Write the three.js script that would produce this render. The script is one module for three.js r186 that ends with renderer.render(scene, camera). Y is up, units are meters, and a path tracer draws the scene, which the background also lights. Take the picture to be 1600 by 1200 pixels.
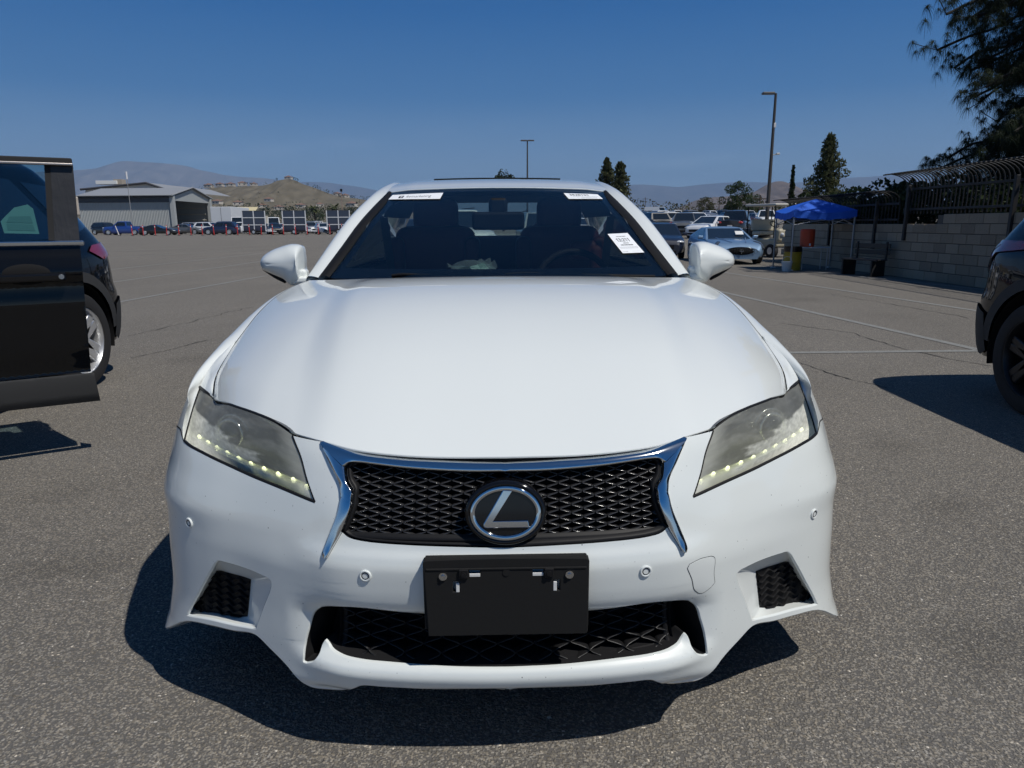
import * as THREE from 'three';
import { mergeGeometries, mergeVertices, toCreasedNormals } from 'three/addons/utils/BufferGeometryUtils.js';
import { RoundedBoxGeometry } from 'three/addons/geometries/RoundedBoxGeometry.js';
import { ImprovedNoise } from 'three/addons/math/ImprovedNoise.js';
import { FontLoader } from 'three/addons/loaders/FontLoader.js';
import { TextGeometry } from 'three/addons/geometries/TextGeometry.js';

// ---------------- camera, sky, sun, exposure ----------------
const scene = new THREE.Scene();
const camera = new THREE.PerspectiveCamera(56.79, 4 / 3, 0.05, 40000);
camera.rotation.order = 'YXZ';
camera.position.set(0, 1.18, 1.35);
camera.rotation.set(-0.2215, 0, -0.0055);
const renderer = new THREE.WebGLRenderer({ antialias: true });
renderer.toneMapping = THREE.LinearToneMapping;
renderer.toneMappingExposure = 1.2;
renderer.shadowMap.enabled = true;

const noise = new ImprovedNoise();
let seed = 20240611;
const rnd = () => { seed = (seed * 1664525 + 1013904223) >>> 0; return seed / 4294967296; };
const rr = (a, b) => a + (b - a) * rnd();
const fbm = (x, y, z = 0, o = 4) => { let s = 0, a = .5, f = 1; for (let i = 0; i < o; i++) { s += a * noise.noise(x * f, y * f, z + i * 7.3); f *= 2.03; a *= .5; } return s; };

const skyTexture = (() => {                       // clear sky: pale at the skyline, deep blue above, a few faint wisps low in the north-west
  const w = 1024, h = 512, d = new Float32Array(w * h * 4);
  const stops = [[-1, [.12, .11, .1]], [-.03, [.24, .28, .32]], [0, [.34, .44, .53]], [.035, [.25, .365, .465]], [.06, [.192, .306, .43]], [.09, [.138, .25, .405]], [.16, [.044, .148, .335]], [.26, [.012, .096, .286]], [.36, [.009, .07, .22]], [.6, [.011, .055, .16]], [1, [.009, .045, .135]]];
  for (let j = 0; j < h; j++) {
    const el = ((j + .5) / h - .5) * Math.PI, y = Math.sin(el);
    let i = 0; while (i < stops.length - 2 && y > stops[i + 1][0]) i++;
    const t = Math.min(1, Math.max(0, (y - stops[i][0]) / (stops[i + 1][0] - stops[i][0])));
    for (let k = 0; k < w; k++) {
      const az = ((k + .5) / w - .5) * 2 * Math.PI, dx = Math.cos(el) * Math.cos(az), dz = Math.cos(el) * Math.sin(az);
      const wisp = y > 0 ? Math.max(0, fbm(dx * 5 + 3, y * 34, dz * 5, 5) - .13) * Math.exp(-(((y - .085) / .04) ** 2)) * .55 : 0;
      for (let c = 0; c < 3; c++) d[(j * w + k) * 4 + c] = stops[i][1][c] + (stops[i + 1][1][c] - stops[i][1][c]) * t + wisp * [.5, .5, .5][c];
      d[(j * w + k) * 4 + 3] = 1;
    }
  }
  const t = new THREE.DataTexture(d, w, h, THREE.RGBAFormat, THREE.FloatType);
  t.mapping = THREE.EquirectangularReflectionMapping; t.magFilter = t.minFilter = THREE.LinearFilter; t.needsUpdate = true;
  return t;
})();
scene.background = skyTexture; scene.environment = skyTexture;
scene.fog = new THREE.FogExp2(new THREE.Color().setRGB(.38, .62, 1), 0.000062);

const sun = new THREE.DirectionalLight(new THREE.Color().setRGB(1, .955, .885), 3.1);
sun.position.set(26, 50, 13.5); sun.target.position.set(0, 0, -6);
sun.castShadow = true; sun.shadow.mapSize.set(4096, 4096); sun.shadow.radius = 1;
Object.assign(sun.shadow.camera, { left: -60, right: 60, top: 60, bottom: -60, near: 1, far: 160 });
scene.add(sun, sun.target);

// ---- shape of the white car's skin: a plan curve and, along it, vertical sections pushed out or in ----
const lerp = (a, b, t) => a + (b - a) * t, clamp = (x, a = 0, b = 1) => Math.min(b, Math.max(a, x)), smooth = (a, b, x) => { const t = clamp((x - a) / (b - a)); return t * t * (3 - 2 * t); };
const PLAN = new THREE.CatmullRomCurve3([[-.12, -.003], [0, 0], [.12, -.003], [.25, -.013], [.35, -.03], [.42, -.058], [.5, -.1], [.6, -.16], [.7, -.22], [.78, -.282], [.83, -.345], [.865, -.42], [.887, -.5], [.902, -.62], [.911, -.8], [.915, -1.05], [.918, -1.5], [.92, -2.4], [.918, -3.2], [.9, -3.9], [.86, -4.4], [.78, -4.68], [.6, -4.8], [.3, -4.845], [0, -4.85]].map(([x, z]) => new THREE.Vector3(x, 0, z)), false, 'centripetal');
PLAN.arcLengthDivisions = 2000;
const PLAN0 = PLAN.getUtoTmapping ? .12 : 0, PLANL = PLAN.getLength();
const curve1 = (pts) => (y) => {                 // monotone-ish cubic through (y, value), y ascending
  const n = pts.length; if (y <= pts[0][0]) return pts[0][1]; if (y >= pts[n - 1][0]) return pts[n - 1][1];
  let i = 0; while (y > pts[i + 1][0]) i++;
  const sl = (k) => (pts[k + 1][1] - pts[k][1]) / (pts[k + 1][0] - pts[k][0]);
  const tan = (k) => k === 0 ? sl(0) : k === n - 1 ? sl(n - 2) : (sl(k - 1) * sl(k) <= 0 ? 0 : 2 * sl(k - 1) * sl(k) / (sl(k - 1) + sl(k)));
  const h = pts[i + 1][0] - pts[i][0], t = (y - pts[i][0]) / h, m0 = tan(i) * h, m1 = tan(i + 1) * h, a = pts[i][1], b = pts[i + 1][1];
  return a * (2 * t ** 3 - 3 * t * t + 1) + m0 * (t ** 3 - 2 * t * t + t) + b * (3 * t * t - 2 * t ** 3) + m1 * (t ** 3 - t * t);
};
const SECT = [
  [0, curve1([[.19, -.03], [.2, -.005], [.215, .012], [.235, .018], [.25, .014], [.262, .0], [.28, -.02], [.35, -.04], [.37, -.02], [.385, -.002], [.41, .008], [.44, .014], [.48, .018], [.505, .013], [.525, .002], [.54, -.002], [.6, -.024], [.66, -.052], [.7, -.074], [.75, -.11]])],
  [.36, curve1([[.17, -.02], [.19, .0], [.215, .01], [.235, .016], [.25, .012], [.262, .0], [.28, -.02], [.35, -.03], [.37, -.014], [.385, -.002], [.41, .008], [.44, .012], [.48, .014], [.505, .009], [.53, -.002], [.6, -.02], [.66, -.045], [.7, -.066], [.75, -.1]])],
  [.5, curve1([[.15, .0], [.2, .012], [.26, .012], [.36, .01], [.45, .01], [.52, .0], [.6, -.022], [.66, -.044], [.7, -.06], [.75, -.09]])],
  [.95, curve1([[.08, .066], [.13, .058], [.2, .036], [.3, .02], [.4, .017], [.48, .014], [.53, .017], [.56, .01], [.6, -.004], [.66, -.026], [.7, -.052], [.75, -.11]])],
  [1.35, curve1([[.08, .03], [.2, .012], [.3, .008], [.45, .004], [.6, .01], [.68, .008], [.75, -.008], [.82, -.042], [.9, -.1], [.98, -.15]])],
];
function planAt(s) { const u = clamp((s + .12) / PLANL), p = PLAN.getPointAt(u), t = PLAN.getTangentAt(u); return [p.x, p.z, -t.z, t.x]; }      // x, z, outward normal x, z
function offAt(s, y) {
  let i = 0; if (s >= SECT[4][0]) return SECT[4][1](y);
  while (s > SECT[i + 1][0]) i++;
  const t = smooth(SECT[i][0], SECT[i + 1][0], s); return lerp(SECT[i][1](y), SECT[i + 1][1](y), t);
}
const PT = []; for (let i = 0; i <= 2400; i++) PT.push(planAt(i * .0025));
function plan(s) { const k = clamp(Math.abs(s) / .0025, 0, 2399.99), i = Math.floor(k), f = k - i, a = PT[i], b = PT[i + 1], g = Math.sign(s) || 1; return [g * lerp(a[0], b[0], f), lerp(a[1], b[1], f), g * lerp(a[2], b[2], f), lerp(a[3], b[3], f)]; }
// point of the skin: s metres round the car from the middle of the nose (negative: the other side), y height, o metres out from it
function S(s, y, o = 0) { const [x, z, nx, nz] = plan(s), d = offAt(Math.abs(s), y) + o; return [x + nx * d, y, z + nz * d]; }
const zEdge = curve1([[0, -.075], [.12, -.077], [.25, -.088], [.36, -.118], [.45, -.178], [.55, -.268], [.65, -.375], [.74, -.485], [.8, -.565], [.86, -.68]]);   // hood front edge, seen from above

// ---------------- helpers ----------------
const V = (a) => new THREE.Vector3(...a);
const C = (r, g, b) => new THREE.Color().setRGB(r, g, b);
const counts = {};
function numbered(n) { const k = counts[n] = (counts[n] ?? -1) + 1; return k ? n + '_' + String(k).padStart(3, '0') : n; }
function tag(o, label, category, group, kind) { o.userData.label = label; if (category) o.userData.category = category; if (group) o.userData.group = group; if (kind) o.userData.kind = kind; return o; }
function thing(name, label, category, [x, y, z] = [0, 0, 0], turn = 0, group) {
  const o = new THREE.Group(); o.name = numbered(name); o.position.set(x, y, z); o.rotation.y = turn; scene.add(o); return tag(o, label, category, group);
}
function part(name, geo, mat, parent, kind) {
  const m = new THREE.Mesh(Array.isArray(geo) ? merge(geo) : geo, mat); m.name = parent === scene ? numbered(name) : name; m.castShadow = m.receiveShadow = true; parent.add(m); if (kind) m.userData.kind = kind; return m;
}
function struct(name, geo, mat) { const m = part(name, geo, mat, scene); m.userData.kind = 'structure'; return m; }
function merge(list) {
  list = list.map((g) => { g = g.index ? g : (() => { g.setIndex([...Array(g.attributes.position.count).keys()]); return g; })(); for (const k of Object.keys(g.attributes)) if (!['position', 'normal', 'uv'].includes(k)) g.deleteAttribute(k);
    if (!g.attributes.uv) g.setAttribute('uv', new THREE.BufferAttribute(new Float32Array(g.attributes.position.count * 2), 2)); if (!g.attributes.normal) g.computeVertexNormals(); return g; });
  return list.length === 1 ? list[0] : mergeGeometries(list);
}
function geo(pos, idx, uv, nor) {
  const g = new THREE.BufferGeometry(); g.setAttribute('position', new THREE.Float32BufferAttribute(pos, 3));
  g.setAttribute('uv', new THREE.Float32BufferAttribute(uv ?? new Array(pos.length / 3 * 2).fill(0), 2)); g.setIndex(idx);
  if (nor) g.setAttribute('normal', new THREE.Float32BufferAttribute(nor, 3)); else g.computeVertexNormals(); return g;
}
function mir(g) {                                // mirrored in x
  g = g.clone(); const p = g.attributes.position, n = g.attributes.normal, ix = g.index.array.slice();
  for (let i = 0; i < p.count; i++) { p.setX(i, -p.getX(i)); if (n) n.setX(i, -n.getX(i)); }
  for (let i = 0; i < ix.length; i += 3) { const t = ix[i]; ix[i] = ix[i + 1]; ix[i + 1] = t; }
  g.setIndex([...ix]); return g;
}
function grid(nu, nv, f, flip) {                 // f(u, v) -> [x, y, z]; u, v in 0..1
  const pos = [], uv = [], idx = [];
  for (let j = 0; j <= nv; j++) for (let i = 0; i <= nu; i++) { pos.push(...f(i / nu, j / nv)); uv.push(i / nu, j / nv); }
  for (let j = 0; j < nv; j++) for (let i = 0; i < nu; i++) { const a = j * (nu + 1) + i, b = a + 1, c = a + nu + 1, d = c + 1; flip ? idx.push(a, c, b, b, c, d) : idx.push(a, b, c, b, d, c); }
  return geo(pos, idx, uv);
}
const cr = (pts, n, closed) => { const c = new THREE.CatmullRomCurve3(pts.map((p) => V(p.length < 3 ? [p[0], p[1], 0] : p)), !!closed, 'centripetal'); const out = []; for (let i = 0; i <= n; i++) out.push(c.getPoint(i / n).toArray()); return out; };
const cr2 = (pts, n) => pts.length < 3 ? Array.from({ length: n + 1 }, (_, i) => [lerp(pts[0][0], pts[1][0], i / n), lerp(pts[0][1], pts[1][1], i / n)]) : cr(pts, n).map((p) => [p[0], p[1]]);
const path2 = (...segs) => { const out = []; segs.forEach((s) => { const q = s.length < 3 ? s : cr2(s, Math.max(8, (s.length - 1) * 5)); q.forEach((p) => { const l = out[out.length - 1]; if (!l || Math.hypot(l[0] - p[0], l[1] - p[1]) > 4e-4) out.push(p); }); }); const a = out[0], b = out[out.length - 1]; if (Math.hypot(a[0] - b[0], a[1] - b[1]) < 4e-4) out.pop(); return out; };
const flipS = (pts) => pts.map(([s, y]) => [-s, y]);
const area = (p) => p.reduce((s, a, i) => { const b = p[(i + 1) % p.length]; return s + a[0] * b[1] - b[0] * a[1]; }, 0) / 2;
const ccw = (p) => area(p) < 0 ? p.slice().reverse() : p;
const inside = (x, y, p) => { let r = false; for (let i = 0, j = p.length - 1; i < p.length; j = i++) if ((p[i][1] > y) !== (p[j][1] > y) && x < (p[j][0] - p[i][0]) * (y - p[i][1]) / (p[j][1] - p[i][1]) + p[i][0]) r = !r; return r; };
// a flat outline with holes, cut into triangles no longer than maxLen, laid on a curved surface map(a, b, out) -> [x, y, z]
function skin(outline, holes, map, maxLen = .03, o = 0, flip = false) {
  const pts = [ccw(outline), ...holes.map((h) => ccw(h).slice().reverse())], v = pts.flat().map((p) => [...p]);
  let tris = THREE.ShapeUtils.triangulateShape(pts[0].map((p) => new THREE.Vector2(...p)), pts.slice(1).map((h) => h.map((p) => new THREE.Vector2(...p))));
  for (let it = 0; it < 9; it++) {
    const mid = new Map(); let any = false;
    const m = (a, b) => { const d = Math.hypot(v[a][0] - v[b][0], v[a][1] - v[b][1]); if (d <= maxLen) return -1; const k = a < b ? a + '_' + b : b + '_' + a; if (!mid.has(k)) { mid.set(k, v.length); v.push([(v[a][0] + v[b][0]) / 2, (v[a][1] + v[b][1]) / 2]); } any = true; return mid.get(k); };
    const out = [];
    for (const [a, b, c] of tris) {
      const x = m(a, b), y = m(b, c), z = m(c, a), n = (x >= 0) + (y >= 0) + (z >= 0);
      if (n === 0) out.push([a, b, c]);
      else if (n === 3) out.push([a, x, z], [x, b, y], [z, y, c], [x, y, z]);
      else if (n === 1) { if (x >= 0) out.push([a, x, c], [x, b, c]); else if (y >= 0) out.push([a, b, y], [a, y, c]); else out.push([a, b, z], [z, b, c]); }
      else if (x < 0) out.push([a, b, y], [a, y, z], [z, y, c]);
      else if (y < 0) out.push([a, x, z], [x, b, c], [x, c, z]);
      else out.push([a, x, c], [x, b, y], [x, y, c]);
    }
    tris = out; if (!any) break;
  }
  const pos = [], nor = [], e = .004;
  for (const [a, b] of v) {
    const p = map(a, b, o), u = map(a + e, b, o), w = map(a - e, b, o), s = map(a, b + e, o), t = map(a, b - e, o);
    const n = V(u).sub(V(w)).cross(V(s).sub(V(t))).normalize(); if (flip) n.negate();
    pos.push(...p); nor.push(n.x, n.y, n.z);
  }
  return geo(pos, tris.flatMap(([a, b, c]) => flip ? [a, c, b] : [a, b, c]), v.flat(), nor);
}
// the turned-in edge round an outline: rows of [inward, out-of-surface]
function rim(loop, map, rows, inwardOfHole = true, closed = true) {
  const p = ccw(loop), n = p.length, pos = [], idx = [];
  const nrm = p.map((q, i) => { const a = closed ? p[(i + n - 1) % n] : p[Math.max(0, i - 1)], b = closed ? p[(i + 1) % n] : p[Math.min(n - 1, i + 1)], dx = b[0] - a[0], dy = b[1] - a[1], l = Math.hypot(dx, dy) || 1; return [-dy / l, dx / l]; });
  rows.forEach(([d, o]) => p.forEach((q, i) => pos.push(...map(q[0] + nrm[i][0] * d, q[1] + nrm[i][1] * d, o))));
  for (let r = 0; r < rows.length - 1; r++) for (let i = 0; i < (closed ? n : n - 1); i++) { const a = r * n + i, b = r * n + (i + 1) % n, c = a + n, d = b + n; inwardOfHole ? idx.push(a, c, b, b, c, d) : idx.push(a, b, c, b, d, c); }
  return geo(pos, idx);
}
// a blade swept along points; side(i) gives the outward direction
function blade(pts, outw, th, depth, tip = .3) {
  const pos = [], idx = [], sec = [[-.5, -1], [-.5, -tip * 1.4], [-.3, -.12], [0, 0], [.3, -.12], [.5, -tip * 1.4], [.5, -1]], m = sec.length;
  pts.forEach((p, i) => { const a = V(pts[Math.max(0, i - 1)]), b = V(pts[Math.min(pts.length - 1, i + 1)]), t = b.sub(a).normalize(), n = V(outw(i)), s = new THREE.Vector3().crossVectors(t, n).normalize(); sec.forEach(([x, y]) => { const q = V(p).addScaledVector(s, x * th).addScaledVector(n, y * depth); pos.push(q.x, q.y, q.z); }); });
  for (let i = 0; i < pts.length - 1; i++) for (let k = 0; k < m - 1; k++) { const a = i * m + k, b = a + 1, c = a + m, d = c + 1; idx.push(a, b, c, b, d, c); }
  return geo(pos, idx);
}
const box = (w, h, d, x = 0, y = 0, z = 0, r = Math.min(w, h, d) * .12, rot) => { const g = new RoundedBoxGeometry(w, h, d, 2, r); if (rot) g.rotateX(rot[0]).rotateY(rot[1]).rotateZ(rot[2]); return g.translate(x, y, z); };
const cyl = (r0, r1, h, x = 0, y = 0, z = 0, n = 16, rot) => { const g = new THREE.CylinderGeometry(r1, r0, h, n); if (rot) g.rotateX(rot[0]).rotateY(rot[1]).rotateZ(rot[2]); return g.translate(x, y, z); };
const tube = (pts, r, n = 8, seg = 0) => new THREE.TubeGeometry(new THREE.CatmullRomCurve3(pts.map(V), false, 'centripetal'), seg || pts.length * 4, r, n);
const bar = (a, b, r, n = 6) => { const A = V(a), B = V(b), g = new THREE.CylinderGeometry(r, r, A.distanceTo(B), n); g.applyQuaternion(new THREE.Quaternion().setFromUnitVectors(new THREE.Vector3(0, 1, 0), B.clone().sub(A).normalize())); return g.translate((A.x + B.x) / 2, (A.y + B.y) / 2, (A.z + B.z) / 2); };
const mat = (r, g, b, rough = .7, extra = {}) => new THREE.MeshPhysicalMaterial({ color: C(r, g, b), roughness: rough, ...extra });
const paint = (r, g, b, extra = {}) => new THREE.MeshPhysicalMaterial({ color: C(r, g, b), roughness: .42, clearcoat: 1, clearcoatRoughness: .035, ...extra });
function canvas(w, h, draw) { const c = document.createElement('canvas'); c.width = w; c.height = h; draw(c.getContext('2d'), w, h); const t = new THREE.CanvasTexture(c); t.colorSpace = THREE.SRGBColorSpace; t.anisotropy = 8; return t; }
function dataTex(n, f, srgb) { const d = new Uint8Array(n * n * 4); for (let j = 0; j < n; j++) for (let i = 0; i < n; i++) { const c = f(i / n, j / n, i, j); const k = (j * n + i) * 4; d[k] = c[0]; d[k + 1] = c[1]; d[k + 2] = c[2]; d[k + 3] = 255; } const t = new THREE.DataTexture(d, n, n); t.wrapS = t.wrapT = THREE.RepeatWrapping; t.magFilter = t.minFilter = THREE.LinearFilter; if (srgb) t.colorSpace = THREE.SRGBColorSpace; t.needsUpdate = true; return t; }

function pair(name, g, m, parent, kind) { const a = Array.isArray(g) ? merge(g) : g; const l = part(name, a, m, parent, kind), r = part(name, mir(a), m, parent, kind); return [l, r]; }

// ---------------- the white saloon in the middle ----------------
const M = {};
M.white = new THREE.MeshPhysicalMaterial({ color: C(.765, .8, .78), roughness: .38, clearcoat: 1, clearcoatRoughness: .02, specularIntensity: .7 });
M.whiteSpeck = M.white.clone(); M.whiteSpeck.color = C(1, 1, 1);
{ const N = 1024, d = new Float32Array(N * N).fill(1); for (let k = 0; k < 190; k++) { const x = rnd() * N, y = rnd() * N, r = .5 + 1.1 * rnd() ** 2, a = rr(.25, .8), e = rr(.6, 1.6); for (let j = -4; j <= 4; j++) for (let i = -4; i <= 4; i++) if (Math.hypot(i * e, j / e) < r) d[((Math.floor(y + j) + N) % N) * N + (Math.floor(x + i) + N) % N] = 1 - a; }
  const t = dataTex(N, (u, v, i, j) => { const q = d[j * N + i]; return [226.5 * q, 231 * q, 228.5 * q]; }, true); t.repeat.set(1 / .7, 1 / .7); M.whiteSpeck.map = t; }
M.black = mat(.012, .012, .013, .5, { specularIntensity: .4 }); M.gloss = mat(.006, .006, .007, .12, { clearcoat: .35, clearcoatRoughness: .03, specularIntensity: .5 });
M.rubber = mat(.016, .016, .017, .85); M.trim = mat(.011, .011, .012, .6, { specularIntensity: .3 }); M.void = mat(.013, .013, .014, .9, { specularIntensity: .3 });
M.chrome = mat(.62, .64, .66, .06, { metalness: 1 }); M.chromeDust = mat(.68, .7, .72, .1, { metalness: 1 }); M.chromeDust.roughness = .1;
M.wire = mat(.035, .035, .037, .3, { clearcoat: 1, clearcoatRoughness: .18 });
M.wireDark = mat(.014, .014, .015, .42);
M.dullChrome = mat(.55, .56, .57, .2, { metalness: 1 });
const grime = dataTex(512, (u, v) => { const a = fbm(u * 9, v * 9, 1.7, 5), s = fbm(u * 60, v * 7, 4.2, 3); const k = clamp(.5 + a * .7 + Math.max(0, s) * .4); return [255 * k, 255 * k, 255 * k]; });
M.tab = mat(.72, .72, .7, .6); M.plastic = mat(.015, .015, .015, .75, { specularIntensity: .4, bumpMap: dataTex(256, (u, v) => { const k = 128 + 90 * (rnd() - .5); return [k, k, k]; }), bumpScale: .0004 });
M.alloy = mat(.72, .73, .74, .32, { metalness: .75 });

const car = thing('white_saloon', 'white saloon with black mesh grille facing the camera, filling the middle of the photo', 'car', [-.0142, 0, 0], .02213);
const sAt = (z) => { let k = 0; while (k < 2399 && PT[k][1] > z) k++; return k * .0025; };
const both = (g) => [g, mir(g)];
const Sm = (s, y, o) => S(s, y, o);

// outlines in metres along the skin and up from the ground; only one half is listed, the other is its mirror image
const spTop = [[0, 0.692], [0.06, 0.693], [0.125, 0.695], [0.205, 0.698], [0.28, 0.703], [0.325, 0.707], [0.385, 0.715], [0.44, 0.723]];
const spUp = [[0.44, 0.723], [0.4, 0.687], [0.365, 0.653], [0.355, 0.627]], spLow = [[0.355, 0.627], [0.36, 0.592], [0.375, 0.551], [0.385, 0.52], [0.385, 0.509], [0.38, 0.503]];
const inTop = [[0, 0.676], [0.06, 0.676], [0.12, 0.678], [0.205, 0.683], [0.275, 0.689], [0.315, 0.692], [0.34, 0.69], [0.35, 0.681]], inUp = [[0.35, 0.681], [0.34, 0.655], [0.325, 0.638], [0.325, 0.626]], inLow = [[0.325, 0.626], [0.325, 0.607], [0.335, 0.577], [0.345, 0.554], [0.36, 0.527], [0.37, 0.505]];
const grBot = [[0.345, 0.554], [0.33, 0.545], [0.295, 0.539], [0.2, 0.535], [0.095, 0.533], [0, 0.531]];
const hlIn = [[0.525, 0.726], [0.485, 0.691], [0.455, 0.649], [0.42, 0.606]], hlBot = [[0.42, 0.606], [0.52, 0.619], [0.62, 0.631], [0.715, 0.647], [0.805, 0.66], [0.845, 0.664], [0.885, 0.668]];
const seam = [[hlBot[6][0] + .03, hlBot[6][1] + .007], [hlBot[6][0] + .08, hlBot[6][1] + .012], [1.12, .656]];
const arch = (zc, a0, a1, n, r = .372) => Array.from({ length: n + 1 }, (_, i) => { const a = lerp(a0, a1, i / n); return [sAt(zc + r * Math.cos(a)), .345 + r * Math.sin(a)]; });
const bottom = [[1.03, .158], [1.0, .142], [.975, .146], ...[[0.84, 0.228], [0.745, 0.247], [0.67, 0.254], [0.6, 0.263], [0.555, 0.242], [0.5, 0.209], [0.465, 0.174], [0.45, 0.166], [0.425, 0.165], [0.365, 0.172], [0.335, 0.194], [0.315, 0.207], [0.265, 0.208], [0.21, 0.207], [0.13, 0.2], [0.005, 0.18]]];
const lowIn = [[[0, 0.354], [0.1, 0.362], [0.205, 0.379], [0.315, 0.39], [0.385, 0.381], [0.41, 0.373]], [[0.41, 0.373], [0.435, 0.351], [0.445, 0.32], [0.455, 0.278], [0.455, 0.25], [0.455, 0.237], [0.445, 0.236]], [[0.445, 0.236], [0.425, 0.246], [0.415, 0.262], [0.415, 0.277], [0.41, 0.287]], [[0.41, 0.287], [0.395, 0.272], [0.37, 0.265], [0.32, 0.261], [0.235, 0.259], [0.125, 0.256], [0.005, 0.255]]];
const fogO = [[[0.72, 0.411], [0.705, 0.422], [0.68, 0.424], [0.6, 0.424], [0.545, 0.419]], [[0.545, 0.419], [0.535, 0.413], [0.535, 0.397], [0.565, 0.338], [0.595, 0.275]], [[0.595, 0.275], [0.66, 0.266], [0.745, 0.258], [0.84, 0.24]], [[0.84, 0.24], [0.83, 0.261], [0.785, 0.324], [0.72, 0.411]]];
const fogI = [[[0.76, 0.367], [0.745, 0.372], [0.72, 0.373], [0.67, 0.375], [0.64, 0.374]], [[0.64, 0.374], [0.645, 0.35], [0.655, 0.299], [0.66, 0.274]], [[0.66, 0.274], [0.69, 0.265], [0.785, 0.251], [0.86, 0.235]], [[0.86, 0.235], [0.87, 0.238], [0.825, 0.286], [0.76, 0.367]]];

const half = [...spUp.slice(0, 1), ...path2(hlIn.map((p) => p)), ...path2(hlBot), ...path2([hlBot[6], ...seam]), ...arch(-.92, .98, -.42, 8), ...path2(bottom)];
const upperHalf = path2(spUp, spLow, [spLow[5], [spLow[5][0] - .004, spLow[5][1] - .001], inLow[5]], [inLow[5], inLow[4], grBot[0]], grBot);
const outer = [...half, ...flipS(half).reverse().slice(1), ...flipS(upperHalf), ...upperHalf.slice().reverse().slice(1)];
const ded = (p) => p.filter((q, i) => { const l = p[(i + p.length - 1) % p.length]; return Math.hypot(q[0] - l[0], q[1] - l[1]) > 1e-3; });
const intakeHalf = path2(...lowIn), intake = ded([...intakeHalf, ...flipS(intakeHalf).reverse().slice(1, -1)]);
const fogHole = ded(path2(...fogO));
const bumper = part('front_bumper', [skin(ded(outer), [intake, fogHole, flipS(fogHole)], Sm, .022, 0),
  rim(intake, Sm, [[0, 0], [.0008, -.0002], [.0018, -.0016], [.0022, -.005]]),
  ...both(rim(fogHole, Sm, [[0, 0], [.001, -.0002], [.003, -.002], [.004, -.005]]))], M.whiteSpeck, car);
part('intake_liner', rim(intake, Sm, [[.0021, -.0048], [.003, -.03], [.003, -.1]]), M.void, bumper);
// the turned-under lower edge and the recess walls of the two side ducts
{
  const lo = path2(bottom), walls = [];
  const und = (q, a, o) => Sm(q[0], q[1] + a, o);
  walls.push(grid(lo.length - 1, 4, (u, v) => { const q = lo[Math.round(u * (lo.length - 1))], k = [[0, 0], [-.004, -.003], [-.006, -.012], [-.002, -.06], [.004, -.16]][Math.round(v * 4)]; return und(q, k[0], k[1]); }, true));
  const rs = (segs, n) => segs.flatMap((s, i) => cr2(s, n).slice(0, n)), A = rs(fogO, 10), B = rs(fogI, 10), n = A.length;
  walls.push(grid(n, 6, (u, v) => { const i = Math.round(u * n) % n, t = v, a = S(A[i][0], A[i][1], -.004 - .02 * Math.sin(t * Math.PI) * 0), b = S(B[i][0], B[i][1], -.034); return a.map((q, k) => lerp(q, b[k], t)); }));
  pair('light_block_shelf', [grid(30, 2, (u, v) => S(lerp(.38, 1.12, u), .58, lerp(-.003, -.26, v))), grid(20, 2, (u, v) => S(lerp(1.02, 1.5, u), lerp(.655, .71, Math.min(1, u * 2)), lerp(-.004, -.3, v)))], M.black, bumper); pair('lower_return', walls[0], M.white, bumper); pair('duct_wall', walls[1], M.white, bumper);  // the unseen shelves are added to block sun leaking past lamps and arches
  for (const m of [1, -1]) {
    const g = skin(ded(path2(...fogI)), [], Sm, .05, -.034), fp = part('duct_panel', m > 0 ? g : mir(g), M.black, bumper);
    const xs = [], poly = ded(path2(...fogI));
    for (let y = .1; y < .5; y += .0165) for (let s = .5; s < 1.0; s += .042) { const pts = []; for (let k = 0; k <= 8; k++) { const a = s + k / 8 * .042, b = y + .0055 * Math.sin(k / 8 * 2 * Math.PI); if (inside(a, b, poly)) pts.push(S(a, b, -.027)); } if (pts.length > 2) xs.push(blade(pts, () => [.35, 0, .93], .004, .009)); }
    const w = merge(xs); part('duct_mesh', m > 0 ? w : mir(w), M.trim, bumper);
  }
}
// chrome band: across under the bonnet, then down both sides of the grille
{
  const seg = (a, b, n, oa, ob) => { const A = cr2(a, n), B = cr2(b, n), prof = [[0, -.016], [.02, oa], [.12, oa + .004], [.5, lerp(oa, ob, .5) + .005], [.86, ob + .004], [.95, ob + .001], [1, -.02]]; return grid(n, prof.length - 1, (u, v) => { const i = Math.round(u * n), [t, o] = prof[Math.round(v * (prof.length - 1))]; return S(lerp(A[i][0], B[i][0], t), lerp(A[i][1], B[i][1], t), o); }); };
  part('chrome_surround', [seg(spTop, inTop, 40, .004, .004), seg(spUp, inUp, 16, .003, .006), seg(spLow, inLow, 20, .003, .006)].flatMap(both), M.chromeDust, car);
}
// mesh of the upper grille
function meshWires(poly, pitch, period, o, th, depth, name, parent, m) {
  const xs = [], s0 = Math.min(...poly.map((p) => p[0])), s1 = Math.max(...poly.map((p) => p[0])), y0 = Math.min(...poly.map((p) => p[1])), y1 = Math.max(...poly.map((p) => p[1]));
  const K = Math.ceil(s1 / pitch) + 1;
  for (let k = -K; k <= K; k++) {
    let run = [], flush = () => { if (run.length > 2) xs.push(blade(run.map((q) => q[0]), (i) => run[i][1], th, depth)); run = []; };
    for (let y = y0 - period; y <= y1 + period; y += period / 8) {
      const ph = y / period + (k & 1) * .5, tr = Math.asin(.93 * Math.sin(ph * 2 * Math.PI)) / 1.19, s = pitch * (k + .5 * tr);
      if (inside(s, y, poly)) { const p = plan(s); run.push([S(s, y, o), [p[2], .12, p[3]]]); } else flush();
    }
    flush();
  }
  return part(name, merge(xs), m, parent);
}
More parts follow.
